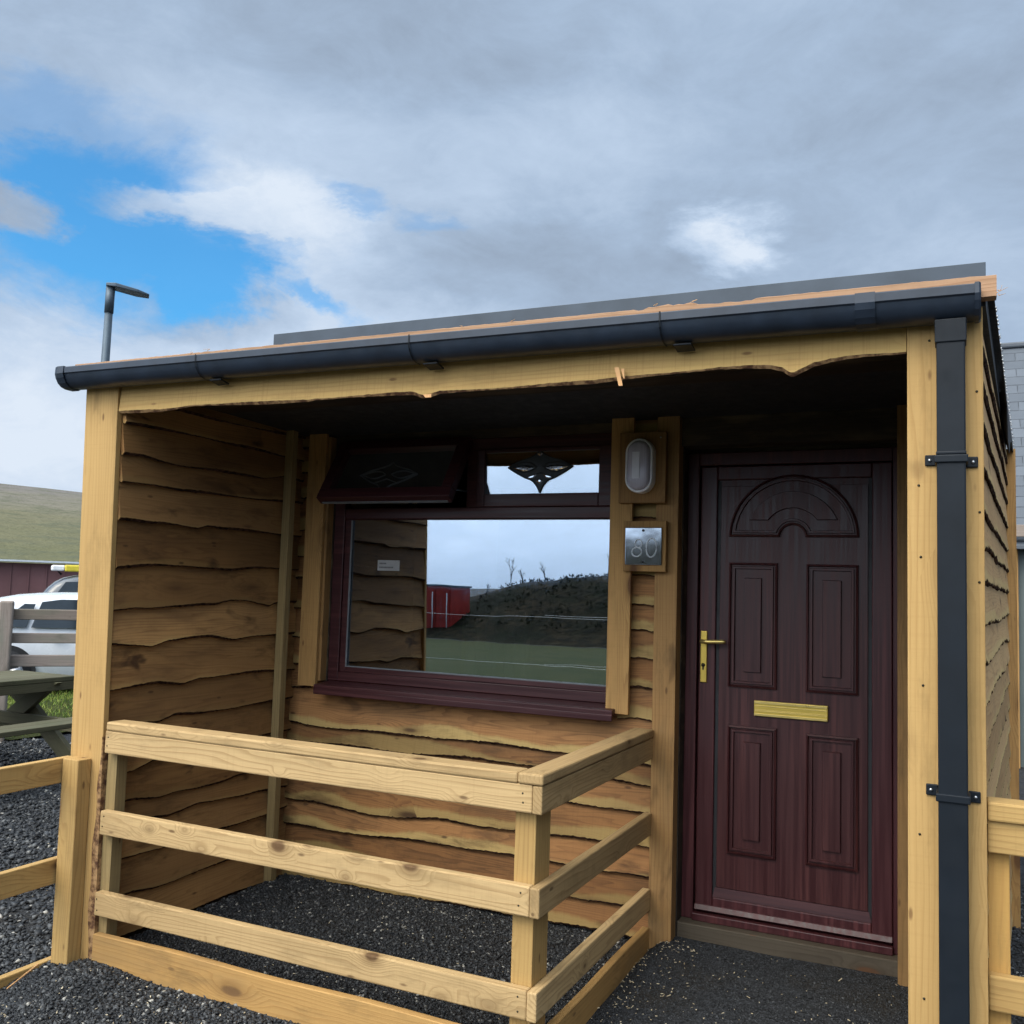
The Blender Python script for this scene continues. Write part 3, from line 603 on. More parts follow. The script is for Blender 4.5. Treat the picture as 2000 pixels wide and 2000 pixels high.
mb = MB(); mb.box(3.389, 3.592, 0., .11, -.25, 2.372, axis=2, tone=.75); mb.build('corner_post', 'post', lodge, .003)
# waney beam over the porch
BM = [(.14, 2.213), (.146, 2.213), (.398, 2.207), (.489, 2.213), (.578, 2.222), (.71, 2.218), (.838, 2.214), (.962, 2.209), (1.187, 2.207), (1.228, 2.211), (1.417, 2.212), (1.598, 2.209), (1.668, 2.207), (1.712, 2.191), (1.754, 2.196), (1.788, 2.205), (1.937, 2.204), (2.097, 2.205), (2.397, 2.203), (2.583, 2.214), (2.692, 2.217), (2.832, 2.222), (2.933, 2.218), (2.993, 2.211), (3.026, 2.201), (3.052, 2.180), (3.077, 2.189), (3.115, 2.208), (3.159, 2.218), (3.221, 2.227), (3.282, 2.229), (3.388, 2.228)]
mb = MB(); waney(mb, .150, 3.387, edge_fn(BM, .0012, 5, .001), 2.36, lambda s_, z, d: (s_, .030-d, z), 0., proud=.012, tone=.6, matb=1, bark=.009)
beam = mb.build('porch_beam', ['beam', 'bark2'], lodge)
def splinter(p0, p1, w0, w1, name):
    a, b_ = Vector(p0), Vector(p1); d = (b_-a); sx_ = Vector((1, 0, 0)); mb = MB(); V_ = []
    for k in range(5):
        t = k/4; c_ = a+d*t+Vector((rnd.uniform(-.001, .001), 0, 0)); w_ = w0+(w1-w0)*t
        V_ += [tuple(c_-sx_*w_+Vector((0, -.004, 0))), tuple(c_+sx_*w_+Vector((0, -.004, 0))), tuple(c_+sx_*w_*.6+Vector((0, .004, 0))), tuple(c_-sx_*w_*.6+Vector((0, .004, 0)))]
    F_ = [(3, 2, 1, 0), (16, 17, 18, 19)]+[(i*4+k, i*4+(k+1) % 4, i*4+4+(k+1) % 4, i*4+4+k) for i in range(4) for k in range(4)]
    mb.add(V_, F_, [(v[2], v[0], v[1]) for v in V_]); o = mb.build(name, 'splint', beam); return o
splinter((2.484, -.012, 2.246), (2.502, -.020, 2.180), .008, .007, 'splinter')
splinter((2.505, -.012, 2.240), (2.512, -.016, 2.205), .006, .002, 'splinter')
splinter((1.742, -.004, 2.199), (1.752, -.010, 2.186), .018, .012, 'splinter')
# soffit and roof
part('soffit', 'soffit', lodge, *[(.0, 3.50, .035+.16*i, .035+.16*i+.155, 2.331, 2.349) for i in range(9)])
mb = MB(); mb.box(-.05, 3.60, .0, 2.62, 2.36, 2.42, axis=0, fn=lambda x, y, z: (x+(y*.06 if x > 3 else 0), y, z-y*.028-.01)); mb.build('roof', 'membrane', lodge)
mb = MB(); mb.box(.965, 3.602, .045, .060, 2.40, 2.508, fn=lambda x, y, z: (x, y, z-(.012 if (z > 2.45 and x > 3) else 0))); 
mb.box(.965, 3.602, .0605, .22, 2.485, 2.490); rm = mb.build('roof_upstand', 'roofmetal', lodge, .001)
mb = MB(); n = 220; V_ = []; Gc = []
for i in range(n+1):   # splintered fresh-cut fascia strip
    x = -.075+i*(3.627+.075)/n; top = 2.436-.011*i/n+rnd.gauss(0, .0006); bot = top-.062
    if 2.56 < x < 2.95: top += .006*math.sin(x*17)+rnd.uniform(-.004, .003)
    for y, z in ((-.052, bot), (-.052, top-.002), (-.048, top), (-.006, top), (-.004, bot)): V_.append((x, y, z)); Gc.append((x, z, y))
F_ = [(i*5+k, i*5+5+k, i*5+5+(k+1) % 5, i*5+(k+1) % 5) for i in range(n) for k in range(5)]+[(4, 3, 2, 1, 0), tuple(n*5+k for k in range(5))]
mb.add(V_, F_, Gc, .5); fas = mb.build('fascia', 'fascia', lodge)
for (x, y, z) in ((3.628, -.05, 2.372), (3.63, -.045, 2.38), (3.632, -.04, 2.37), (1.9, -.05, 2.432), (2.1, -.05, 2.431), (2.62, -.052, 2.434), (2.75, -.053, 2.435), (.62, -.05, 2.437), (.70, -.05, 2.437)):
    mb = MB(); p = Vector((x, y, z)); mb.tube([p, p+Vector((rnd.uniform(-.012, .02), -.004, rnd.uniform(-.008, .012))), p+Vector((rnd.uniform(-.02, .035), -.008, rnd.uniform(-.012, .016)))], [.0016, .001, .0004], 4, smooth=False); mb.build('splinter', 'splint', fas)
# gutter (square line), slight fall to the right
def gz_(x): return 2.411-(x+.12)*.0068
prof = [(-.112, 0), (-.114, -.004), (-.114, -.034), (-.108, -.040), (-.104, -.058), (-.094, -.082), (-.078, -.101), (-.058, -.110), (-.030, -.112), (-.022, -.106), (-.020, 0), (-.026, 0), (-.028, -.098), (-.055, -.102), (-.072, -.094), (-.086, -.076), (-.097, -.052), (-.104, -.038), (-.108, -.006)]
prof = [(y, z*.80) for y, z in prof]
mb = MB(); xs_ = list(np.linspace(-.085, 3.583, 14)); V_ = [(x, y, gz_(x)+z) for x in xs_ for y, z in prof]; n = len(prof)
for ks, smf in ((range(0, 3), False), (range(3, 9), True), (range(9, n), False)):
    mb.add(V_, [(i*n+k, i*n+(k+1) % n, (i+1)*n+(k+1) % n, (i+1)*n+k) for i in range(len(xs_)-1) for k in ks], smooth=smf)
gut = mb.build('gutter', 'gutter', lodge)
def stopend(x0, x1, name, grow=.003):
    pr_ = [(-.116, .004), (-.118, -.036), (-.112, -.060), (-.098, -.088), (-.080, -.106), (-.056, -.115), (-.028, -.116), (-.018, -.108), (-.018, .004)]
    pr_ = [(y, z*.80) for y, z in pr_]; mb = MB(); xm = x0 if x0 < 1 else x1; xi = x1 if x0 < 1 else x0; n = len(pr_)
    c = (-.065, -.040)
    Lp = [[(xi, y, gz_(xi)+z) for y, z in pr_], [(xi+(xm-xi)*.7, y, gz_(xi)+z) for y, z in pr_], [(xm, c[0]+(y-c[0])*.93, gz_(xi)+c[1]+(z-c[1])*.93) for y, z in pr_]]
    mb.loops(Lp, True); mb.build(name, 'gutter', gut)
stopend(-.125, -.07, 'stop_end'); stopend(3.57, 3.586, 'stop_end')
for gx in (.70, 1.72, 2.66, 3.28):   # jointing clips with a bracket foot under the gutter
    mb = MB(); pr_ = [(-.1155, .002), (-.1165, -.036), (-.111, -.060), (-.097, -.086), (-.080, -.104), (-.056, -.113), (-.026, -.1145)]
    pr_ = [(y, z*.80) for y, z in pr_]; ww_ = .003 if gx < 3 else .028
    L0 = [(gx-ww_, y, gz_(gx)+z) for y, z in pr_]; L1 = [(gx+ww_, y, gz_(gx)+z) for y, z in pr_]; n = len(pr_)
    mb.add(L0+L1, [(k, k+1, n+k+1, n+k) for k in range(n-1)]); mb.build('gutter_joint', 'pipe' if gx < 3 else 'gutter', gut)
    if gx < 3:
        mb = MB(); xx = gx+.06; mb.box(xx-.03, xx+.03, -.060, -.006, gz_(gx)-.100, gz_(gx)-.0930, fn=lambda x, y, z: (x, y, z-(.010 if y > -.03 else 0))); mb.build('gutter_bracket', 'pipe', gut, .002)
# downpipe
dp_ = thing('downpipe_anchor', '', '') if False else None
mb = MB(); mb.box(3.470, 3.545, -.078, -.012, -.3, 2.255, axis=2); pipe = mb.build('downpipe', 'pipe', lodge, .004, 2)
mb = MB(); mb.box(3.466, 3.549, -.082, -.009, 2.232, 2.300, axis=2); mb.build('pipe_collar', 'pipe', pipe, .003)
mb = MB(); mb.box(3.468, 3.547, -.080, -.010, 1.908, 1.918, axis=2); mb.build('pipe_joint', 'pipe', pipe, .003)
for zc in (1.896, .953):
    mb = MB(); mb.box(3.464, 3.551, -.084, -.005, zc-.011, zc+.011); 
    for xa, xb, dz in ((3.437, 3.469, .006), (3.546, 3.577, -.002)): mb.box(xa, xb, -.007, -.001, zc-.016+dz, zc+.016+dz)
    clip = mb.build('pipe_clip', 'pipe', pipe, .004)
    for xa, dz in ((3.450, .006), (3.564, -.002)):
        mb = MB(); mb.tube([(xa, -.0072, zc+dz), (xa, -.0105, zc+dz)], .0045, 10); mb.build('screw', 'screw', pipe)
# screws in the right post
for x, z in ((3.42, 1.83), (3.425, 1.62), (3.43, 1.25), (3.42, .83), (3.43, .38), (3.58, 1.75), (3.575, 2.1), (3.45, 2.26), (3.578, 1.55)):
    mb = MB(); mb.tube([(x, .001, z), (x, -.0012, z)], .0038, 8); mb.build('screw_head', 'darkmetal', lodge)
# angled side wall on the right
def sp(s_, z, d): t = s_/2.575; nx, ny = .998, -.0648; return (3.596+.170*t+nx*d, .03+2.57*t+ny*d, z)
SW = []
for i, z in enumerate((2.24, 2.13, 2.01, 1.88, 1.755, 1.655, 1.55, 1.43, 1.315, 1.20, 1.09, .97, .86, .74, .62, .50, .38, .26, .14, .02, -.12)):
    r_ = random.Random(i+50); SW.append([(0, z+r_.uniform(-.006, .006)), (.5, z+r_.uniform(-.012, .01)), (1.1, z+r_.uniform(-.01, .012)), (1.8, z+r_.uniform(-.01, .014)), (2.575, z+r_.uniform(-.02, .01))])
wanewall(0., 2.575, SW, 2.37, sp, -.030, 220, ['cladside', 'bark'], 'side_wall', lodge, rough=.006, bark=.007, proud=.016, wob=.012)
part('wall_end_post', 'trim', lodge, (3.755, 3.80, 2.60, 2.66, -.2, 2.31), axis=2)
mb = MB()   # torn membrane hanging over the roof edge, with drips
pl = [(-.05, 2.43), (.3, 2.40), (.8, 2.39), (1.2, 2.36), (1.45, 2.33), (1.55, 2.20), (1.75, 2.17), (1.95, 2.25), (2.2, 2.29), (2.6, 2.29)]
V_ = []
for s_, z in pl:
    for q, dd in ((2.425-s_*.028, -.02), (2.425-s_*.028, .020), (z, .024), (z, .020)): V_.append(tuple(sp(s_, q, dd)))
mb.add(V_, [(i*4+k, i*4+4+k, i*4+4+(k+1) % 4, i*4+(k+1) % 4) for i in range(len(pl)-1) for k in range(4)]); mb.build('roof_edge_membrane', 'membrane', lodge)
for i in range(46):
    mb = MB()
    s_ = .1+i*.055+rnd.uniform(-.01, .01); z = 2.415-s_*.028-rnd.uniform(.0, .012); p = sp(s_, z, .026); mb.tube([p, (p[0], p[1], p[2]-.008)], [.004, .001], 5); mb.build('membrane_tack', 'screw', lodge)

# window ------------------------------------------------------------------
win = MB(); f0, f1 = 1.345, 1.405
for bx in ((.370, .440, f0, f1, .957, 2.265), (2.090, 2.148, f0, f1, .957, 2.265), (.4405, 2.0895, f0, f1, .957, 1.008), (.4405, 2.0895, f0+.001, f1, 1.846, 1.905), (.4405, 2.0895, f0, f1, 2.205, 2.265), (1.20, 1.262, f0-.001, f1, 1.9055, 2.2045)):
    win.box(*bx, axis=0 if bx[1]-bx[0] > .3 else 2)
win = win.build('window', 'upvch', lodge, .004, 2)
mb = MB()   # glazing beads
for bx in ((.4405, .478, f0+.012, f0+.03, 1.0085, 1.8455), (2.06, 2.0895, f0+.012, f0+.03, 1.0085, 1.8455), (.4785, 2.0595, f0+.012, f0+.03, 1.0085, 1.034), (.4785, 2.0595, f0+.012, f0+.03, 1.841, 1.8455)): mb.box(*bx)
mb.build('glazing_bead', 'upvch', win, .006, 2)
mb = MB(); mb.box(.479, .486, f0+.010, f0+.018, 1.035, 1.838, axis=2); mb.box(.4865, 2.058, f0+.010, f0+.018, 1.035, 1.040); mb.build('window_gasket', 'gasket', win)
mb = MB(); mb.box(.470, 2.07, f0+.022, f0+.026, 1.02, 1.85); mb.build('pane', 'glass', win)
mb = MB(); mb.box(.470, 2.07, f0+.043, f0+.047, 1.02, 1.85, fn=lambda x, y, z: (x, y+(x-1.2)*.0035+(z-1.4)*.003, z)); mb.build('inner_pane', 'glassin', win)
mb = MB()   # fixed top light sash
x0, x1, z0, z1 = 1.2625, 2.0895, 1.9055, 2.2045
for bx in ((x0, x0+.046, f0-.012, f0+.03, z0, z1), (x1-.155, x1-.01, f0-.012, f0+.03, z0, z1), (x0+.0465, x1-.1555, f0-.012, f0+.03, z0, 1.972), (x0+.0465, x1-.1555, f0-.012, f0+.03, 2.185, z1)): mb.box(*bx, axis=0 if bx[1]-bx[0] > .3 else 2)
mb.build('top_light_frame', 'upvch', win, .004, 2)
mb = MB(); mb.box(x0+.046, x1-.155, f0+.004, f0+.010, 1.970, 2.187, fn=lambda x, y, z: (x, y-(z-2.08)*.034, z)); mb.build('top_light_pane', 'glass', win)
# leaded motif on the fixed top light
def motif(parent, fn, dark=True, k=1.):
    C0 = (0, 0)
    def arc(pts, n=14):   # catmull-rom
        P = [pts[0]]+list(pts)+[pts[-1]]; out_ = []
        for i in range(1, len(P)-2):
            for j in range(n):
                t = j/n; o_ = []
                for a in range(2):
                    p0, p1, p2, p3 = P[i-1][a], P[i][a], P[i+1][a], P[i+2][a]; o_.append(.5*((2*p1)+(-p0+p2)*t+(2*p0-5*p1+4*p2-p3)*t*t+(-p0+3*p1-3*p2+p3)*t**3))
                out_.append(tuple(o_))
        out_.append(pts[-1]); return out_
    right = [(.178, .0), (.135, -.026), (.085, -.052), (.045, -.068), (.018, -.095), (0, -.130)]
    up_ = [(0, .085), (.03, .06), (.07, .045), (.12, .03), (.178, .0)]
    ro = arc(right); lo = [(-a, b_) for a, b_ in reversed(ro)]; uo = arc(up_); ul = [(-a, b_) for a, b_ in reversed(uo)]
    outline = uo[:-1]+ro[:-1]+lo[:-1]+ul[:-1]
    mb = MB()
    if dark: mb.prism(outline, fn, 0.0015, .003); mb.build('motif_backing', 'lead', parent)
    mb = MB()
    for line in (ro, lo, uo, ul): mb.tube([fn(a, b_, .004) for a, b_ in line], .0035*k, 6)
    eye = arc([(.018, .002), (.05, .020), (.10, .022), (.168, .002)]); eye2 = arc([(.168, .002), (.10, -.022), (.06, -.020), (.018, .002)])
    for sg in (1, -1):
        for line in (eye, eye2): mb.tube([fn(sg*a, b_, .004) for a, b_ in line], .003*k, 6)
        mb.tube([fn(sg*a, b_, .004) for a, b_ in arc([(0, -.028), (.03, -.04), (.075, -.056)])], .0025*k, 6)
    mb.build('lead_lines', 'lead' if dark else 'leadgrey', parent)
    if not dark: return
    mb = MB()
    for sg in (1, -1):
        poly = [(sg*(.022+.9*(a-.018)+.004), b_*.62-.004) for a, b_ in eye+eye2[1:-1]]
        cx, cy = sg*.09, -.004
        V_ = [fn(a, b_, .0045) for a, b_ in poly]; I_ = [fn(cx+(a-cx)*.55, cy+(b_-cy)*.55, .008) for a, b_ in poly]; mb.loops([V_, I_])
        poly = [(sg*a, b_) for a, b_ in ((.016, -.036), (.05, -.043), (.082, -.055), (.055, -.058), (.03, -.052))]
        mb.loops([[fn(a, b_, .0045) for a, b_ in poly], [fn(sg*.045+(a-sg*.045)*.5, -.049+(b_+.049)*.5, .007) for a, b_ in poly]])
    for cy, s_ in ((-.070, 1.), (.068, .8)):
        poly = [(0, .014*s_), (.020*s_, 0), (0, -.014*s_), (-.020*s_, 0)]
        mb.loops([[fn(a, b_+cy, .0045) for a, b_ in poly], [fn(a*.4, b_*.4+cy, .008) for a, b_ in poly]])
    mb.build('bevelled_glass', 'crystal', parent)
motif(win, lambda a, b_, d: (1.615+a, f0+.004-d-(2.106+b_-2.08)*.034, 2.106+b_))
# open top-hung vent sash on the left
sash_o = Vector((.425, 1.335, 2.262)); ang = math.atan2(.208, .330)
def sf(x, h, d):   # x along, h down the sash, d outward normal
    return (x, 1.336-math.sin(ang)*h-math.cos(ang)*d, 2.258-math.cos(ang)*h+math.sin(ang)*-d*-0+(-math.sin(ang))*-d*-1*0-math.sin(ang)*0+0-0) if False else (x, 1.336-math.sin(ang)*h-math.cos(ang)*d, 2.258-math.cos(ang)*h+math.sin(ang)*d)
mb = MB(); Hs = .392; xl, xr_ = .418, 1.225
for a0, a1, h0, h1 in ((xl, xr_, 0, .055), (xl, xr_, Hs-.062, Hs), (xl, xl+.06, .0555, Hs-.0625), (xr_-.06, xr_, .0555, Hs-.0625)):
    mb.box(a0, a1, h0, h1, -.028, .028, axis=0 if a1-a0 > .3 else 1, fn=lambda x, h, d: sf(x, h, d))
mb.build('vent_sash', 'upvch', win, .003, 2)
mb = MB(); mb.box(xl+.058, xr_-.058, .053, Hs-.06, -.004, .004, fn=sf); mb.build('vent_pane', 'glassdark', win)
mb = MB(); mb.box(xl+.02, xr_-.02, Hs, Hs+.004, -.024, -.010, fn=sf); mb.build('vent_seal', 'gasket', win)
motif(win, lambda a, b_, d: sf(.80+a*1.0, Hs/2+.03-b_, d+.002), False, .8)
for xq in (.434, 1.20):
    mb = MB(); mb.tube([(xq, 1.35, 1.99), (xq, 1.22, 1.985)], .006, 6); mb.build('vent_stay', 'steel', win)
mb = MB(); mb.box(.385, 2.075, 1.205, 1.344, .925, .9565, fn=lambda x, y, z: (x, y, z-(.012 if y < 1.3 else 0))); mb.box(.385, 2.075, 1.203, 1.212, .893, .924); sill = mb.build('window_sill', 'upvch', win, .004, 3)
mb = MB(); mb.box(.655, .795, 1.366, 1.3665, 1.565, 1.622); st_ = mb.build('sticker', 'paper', win)
mb = MB()
for (a0, a1, zz) in ((.668, .71, 1.604), (.668, .75, 1.583)):
    x = a0
    while x < a1: mb.box(x, x+.006, 1.3650, 1.3658, zz-.004, zz+.004); x += .009
mb.build('print', 'ink', win)
# unlit room behind the glass
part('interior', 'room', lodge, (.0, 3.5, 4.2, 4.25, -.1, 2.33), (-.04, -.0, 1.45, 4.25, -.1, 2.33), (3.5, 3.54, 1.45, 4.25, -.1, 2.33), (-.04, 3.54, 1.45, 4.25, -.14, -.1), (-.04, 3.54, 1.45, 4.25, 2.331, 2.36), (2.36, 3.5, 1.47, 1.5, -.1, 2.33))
mb = MB()
for x0, x1, yy in ((.80, 1.25, 2.1), (1.62, 1.72, 2.4)):
    n = 40; V_ = []
    for i in range(n+1):
        x = x0+(x1-x0)*i/n; y = yy+.025*math.sin(i*1.1)
        V_ += [(x, y, -.05), (x, y, 1.55 if x0 < 1 else 2.1), (x, y+.004, 1.55 if x0 < 1 else 2.1), (x, y+.004, -.05)]
    mb.add(V_, [(i*4+k, i*4+4+k, i*4+4+(k+1) % 4, i*4+(k+1) % 4) for i in range(n) for k in range(4)])
tag(mb.build('curtain', 'curtain'), 'dim olive curtain hanging inside the lodge behind the window glass', 'curtain')

# door --------------------------------------------------------------------
YD = 1.43
mb = MB()
for bx, ax in (((2.360, 2.414, YD-.018, YD+.05, .011, 2.16), 2), ((3.268, 3.292, YD-.018, YD+.05, .011, 2.16), 2), ((2.4145, 3.2675, YD-.018, YD+.05, 2.10, 2.16), 0), ((2.4145, 3.2675, YD-.040, YD+.05, .011, .045), 0)): mb.box(*bx, axis=ax)
door = mb.build('door_frame', 'upvcv', lodge, .004, 2)
mb = MB()   # sash profile of the leaf
for bx, ax in (((2.4215, 2.500, YD-.012, YD+.04, .052, 2.095), 2), ((3.182, 3.2655, YD-.012, YD+.04, .052, 2.095), 2), ((2.5005, 3.1815, YD-.012, YD+.04, 2.03, 2.095), 0), ((2.5005, 3.1815, YD-.012, YD+.04, .052, .120), 0)): mb.box(*bx, axis=ax)
leaf = mb.build('door_leaf', 'upvcv', lodge, .006, 3)
leaf['label'] = 'dark mahogany-grain panelled door leaf'
mb = MB(); mb.box(2.4215, 3.2655, YD-.030, YD-.0125, .060, .082, fn=lambda x, y, z: (x, y+(.012 if z > .075 else 0), z)); mb.build('weather_bar', 'upvcv', door, .002)
mb = MB(); mb.box(2.5005, 3.1815, YD+.001, YD+.03, .1205, 2.0295, axis=2); panel = mb.build('door_panel', 'upvc', leaf)
mb = MB(); mb.box(2.5165, 3.1655, YD-.006, YD+.0008, .165, 2.0, axis=2)
mb.build('raised_face', 'upvc', leaf, .0015)
mb = MB(); mb.prism([(2.5008, .1208), (3.1812, .1208), (3.1705, .162), (2.5115, .162)], lambda a, b_, d: (a, YD+.0005-d*(1 if b_ < .14 else .35), b_), 0, .010); mb.build('bottom_bead', 'upvch', leaf)
mb = MB(); mb.box(2.5002, 2.5155, YD-.0004, YD+.0012, .1205, 2.029, axis=2); mb.box(3.1665, 3.1818, YD-.0004, YD+.0012, .1205, 2.029, axis=2); mb.build('leaf_gasket', 'rubber', leaf)
YF = YD-.006
def mould(loopfn, prof_, nm):
    mb = MB(); mb.loops([[(a, YF-h*(1.5 if h > 0 else 1), b_) for a, b_ in loopfn(d)] for d, h in prof_], True, smooth=False); return mb.build(nm, 'upvc', leaf)
PR = [(0, -.001), (.0015, .009), (.009, .012), (.012, .0025), (.017, .0025), (.0195, .0095), (.028, .0095), (.0305, .0012), (.074, .0012)]
def rect(x0, x1, z0, z1):
    return lambda d: [(x0+d, z0+d), (x1-d, z0+d), (x1-d, z1-d), (x0+d, z1-d)]
def rectpanel(x0, x1, z0, z1):
    P_ = PR[:-1]+[(.0705, .0012), (.0735, .010)]
    mould(rect(x0, x1, z0, z1), P_, 'door_moulding')
for q in ((2.559, 2.780, 1.072, 1.644), (2.905, 3.127, 1.072, 1.642), (2.562, 2.782, .324, .900), (2.908, 3.128, .324, .892)): rectpanel(*q)
def arch(d):
    cx, cz = 2.8435, 1.763; Ro, ri = .287-d, .055+d; zb = cz+d; o_ = []
    a0 = math.asin(d/Ro)
    for i in range(41): a = a0+(math.pi-2*a0)*i/40; o_.append((cx+Ro*math.cos(a), cz+Ro*math.sin(a)))
    b0 = math.asin(min(1, d/ri))
    for i in range(25): a = math.pi-b0-(math.pi-2*b0)*i/24; o_.append((cx+ri*math.cos(a), cz+ri*math.sin(a)))
    return o_
mould(arch, PR[:-1]+[(.0765, .0012), (.0795, .010)], 'arch_moulding')
# letterbox
mb = MB(); mb.box(2.680, 3.002, YF-.012, YF+.0, .949, 1.019); lb = mb.build('letterbox', 'brassp', leaf, .004, 3)
mb = MB()
for z0, z1, dd in ((1.006, 1.0165, .0165), (.9515, .962, .0165), (.9945, .998, .0135), (.972, .9745, .0135), (.9775, .9795, .0135)): mb.box(2.683, 2.999, YF-dd, YF-.0122, z0, z1)
mb.build('letterbox_trim', 'brass', leaf, .0012)
# handle
YH = YD-.012
mb = MB(); mb.box(2.431, 2.463, YH-.010, YH+.0, 1.083, 1.322, axis=2); mb.build('handle_plate', 'brassp', leaf, .004, 3)
mb = MB(); mb.tube([(2.446, YH-.008, 1.274), (2.446, YH-.040, 1.274)], .010, 14); mb.tube([(2.440, YH-.042, 1.274), (2.470, YH-.046, 1.274), (2.548, YH-.047, 1.277), (2.556, YH-.044, 1.277)], [.0095, .0095, .0095, .007], 14); mb.build('door_handle', 'brass', leaf)
mb = MB(); mb.tube([(2.446, YH-.0095, 1.164), (2.446, YH-.0125, 1.164)], .009, 14); mb.box(2.4425, 2.4495, YH-.0125, YH-.0102, 1.142, 1.156); mb.build('keyhole', 'darkmetal', leaf)
mb = MB(); mb.box(2.357, 3.45, 1.345, 1.48, -.12, .010); mb.build('threshold', 'sleeper', lodge, .006)

# wall lamp and number plate ------------------------------------------------
lamp = thing('wall_lamp', 'white oval bulkhead lamp with frosted lens on a square timber board beside the door', 'wall lamp', (2.2, 1.21, 2.08))
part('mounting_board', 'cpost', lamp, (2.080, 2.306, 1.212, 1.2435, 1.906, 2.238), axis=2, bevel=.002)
def stad(cx, cz, hw, hh, n=16):
    o_ = []
    for i in range(n+1): a = math.pi*i/n; o_.append((cx+hw*math.cos(a), cz+hh-hw+hw*math.sin(a)))
    for i in range(n+1): a = math.pi+math.pi*i/n; o_.append((cx+hw*math.cos(a), cz-hh+hw+hw*math.sin(a)))
    return o_
cx, cz = 2.192, 2.075
mb = MB(); mb.loops([[(a, y, b_) for a, b_ in stad(cx, cz, hw, hw+.061)] for hw, y in ((.0665, 1.2115), (.0665, 1.175), (.0655, 1.166), (.0620, 1.160), (.0570, 1.160), (.0545, 1.165), (.0545, 1.172))], False, smooth=True)
mb.build('lamp_casing', 'whiteplastic', lamp)
mb = MB(); mb.loops([[(a, y, b_) for a, b_ in stad(cx, cz, hw, hw+.061)] for hw, y in ((.0548, 1.170), (.054, 1.158), (.050, 1.148), (.040, 1.142), (.02, 1.139), (.004, 1.1385))], True, smooth=True)
mb.build('lamp_lens', 'lens', lamp)
mb = MB(); mb.box(2.168, 2.204, 1.1345, 1.1375, 2.012, 2.136, axis=2); mb.build('tube_reflection_plate', 'lens2', lamp, .003)  # pale plate added for the tube and reflection showing in the lens
mb = MB(); mb.tube([(2.28, 1.212, 2.21), (2.28, 1.2095, 2.21)], .004, 8); mb.build('screw', 'screw', lamp)
sign = thing('house_number_plate', 'square mirror-steel plate reading 80 screwed to a small timber board beside the door', 'number plate', (2.2, 1.22, 1.7))
part('backing_board', 'trim', sign, (2.108, 2.313, 1.214, 1.2435, 1.588, 1.822), axis=2, bevel=.002)
mb = MB(); mb.box(2.120, 2.297, 1.2035, 1.2105, 1.617, 1.791, fn=lambda x, y, z: (x, y-(z-1.704)*.022, z)); mb.build('steel_plate', 'mirror', sign, .004, 3)
mb = MB()
def ell(cx, cz, a, b_, rot=0, n=28, t0=0, t1=6.2832): return [(cx+a*math.cos(t)*math.cos(rot)-b_*math.sin(t)*math.sin(rot), 1.2035-(cz-1.704)*.022-.001, cz+a*math.cos(t)*math.sin(rot)+b_*math.sin(t)*math.cos(rot)) for t in np.linspace(t0, t1, n, endpoint=abs(t1-t0) < 6.28)]
mb.tube(ell(2.178, 1.677, .0235, .0205, .25), .0032, 6, closed=True); mb.tube(ell(2.186, 1.716, .0165, .0185, -.2), .0028, 6, closed=True); mb.tube(ell(2.248, 1.697, .0245, .043, -.08), .0032, 6, closed=True)
mb.build('numerals', 'chalk', sign)
mb = MB(); mb.tube([(2.208, 1.2054, 1.777), (2.208, 1.2000, 1.777)], .006, 10); mb.build('screw', 'blackscrew', sign)
mb = MB(); mb.tube([(2.208, 1.2054, 1.632), (2.208, 1.2010, 1.632)], .006, 10); mb.build('screw', 'blackscrew', sign)

# ------------------------------------------------------------------ porch railing
rl = thing('porch_railing', 'pale three-rail timber railing with flat cap and orange kickboard round the porch', 'railing', (1.2, .0, -.1))
xc = 2.222
for z0, z1 in ((.737, .8315), (.398, .497), (.066, .162)):
    part('rail', 'rail', rl, (.226, xc-.001, -.020, .018, z0, z1), bevel=.005)
    part('rail', 'rail', rl, (xc, 2.258, -.021, 1.256, z0-.001, z1-.001), axis=1, bevel=.005)
part('cap_rail', 'rail', rl, (.232, 2.166, -.024, .072, .832, .869), bevel=.007)
part('cap_rail', 'rail', rl, (2.167, 2.262, -.026, 1.254, .833, .870), axis=1, bevel=.007)
part('post', 'batten', rl, (.207, .262, .019, .078, -.16, .736), axis=2, bevel=.002)
part('post', 'fence', rl, (2.143, 2.2215, .0195, .150, -.25, .7365), axis=2, bevel=.003)
for xs_2, zs_2 in (((.245, 2.19), (.765, .80)), ((.243, 2.185), (.43, .47)), ((.243, 2.185), (.09, .135))):
    for x in xs_2:
        for z in zs_2:
            x_ = x+rnd.uniform(-.006, .006); z_ = z+rnd.uniform(-.006, .006); mb = MB(); mb.tube([(x_, -.0195, z_), (x_, -.0208, z_)], .0034, 8); mb.build('screw_head', 'darkmetal', rl)
# kickboards with a waney lower edge
def kick(nm, s0, s1, pl_, seed):
    mb = MB(); n = 90; V_, Gc = [], []; ef = edge_fn([(s0, -.205), (s1, -.205)], .002, seed, .008)
    for i in range(n+1):
        s_ = s0+(s1-s0)*i/n; e_ = ef(s_); tp = -.006+.003*math.sin(s_*7+seed)
        for z, d in ((e_, .0), (tp-.003, .0), (tp, .003), (tp, .030), (e_, .033)): V_.append(pl_(s_, z, d)); Gc.append((s_, z, d))
    mb.add(V_, [(i*5+k, i*5+5+k, i*5+5+(k+1) % 5, i*5+(k+1) % 5) for i in range(n) for k in range(5)]+[(0, 1, 2, 3, 4), tuple(n*5+k for k in (4, 3, 2, 1, 0))], Gc, .6)
    return mb.build(nm, 'kick', rl)
kick('kickboard', .232, 2.225, lambda s_, z, d: (s_, -.021+d, z), 3)
kick('kickboard', .018, 1.25, lambda s_, z, d: (2.258-d, s_, z), 8)

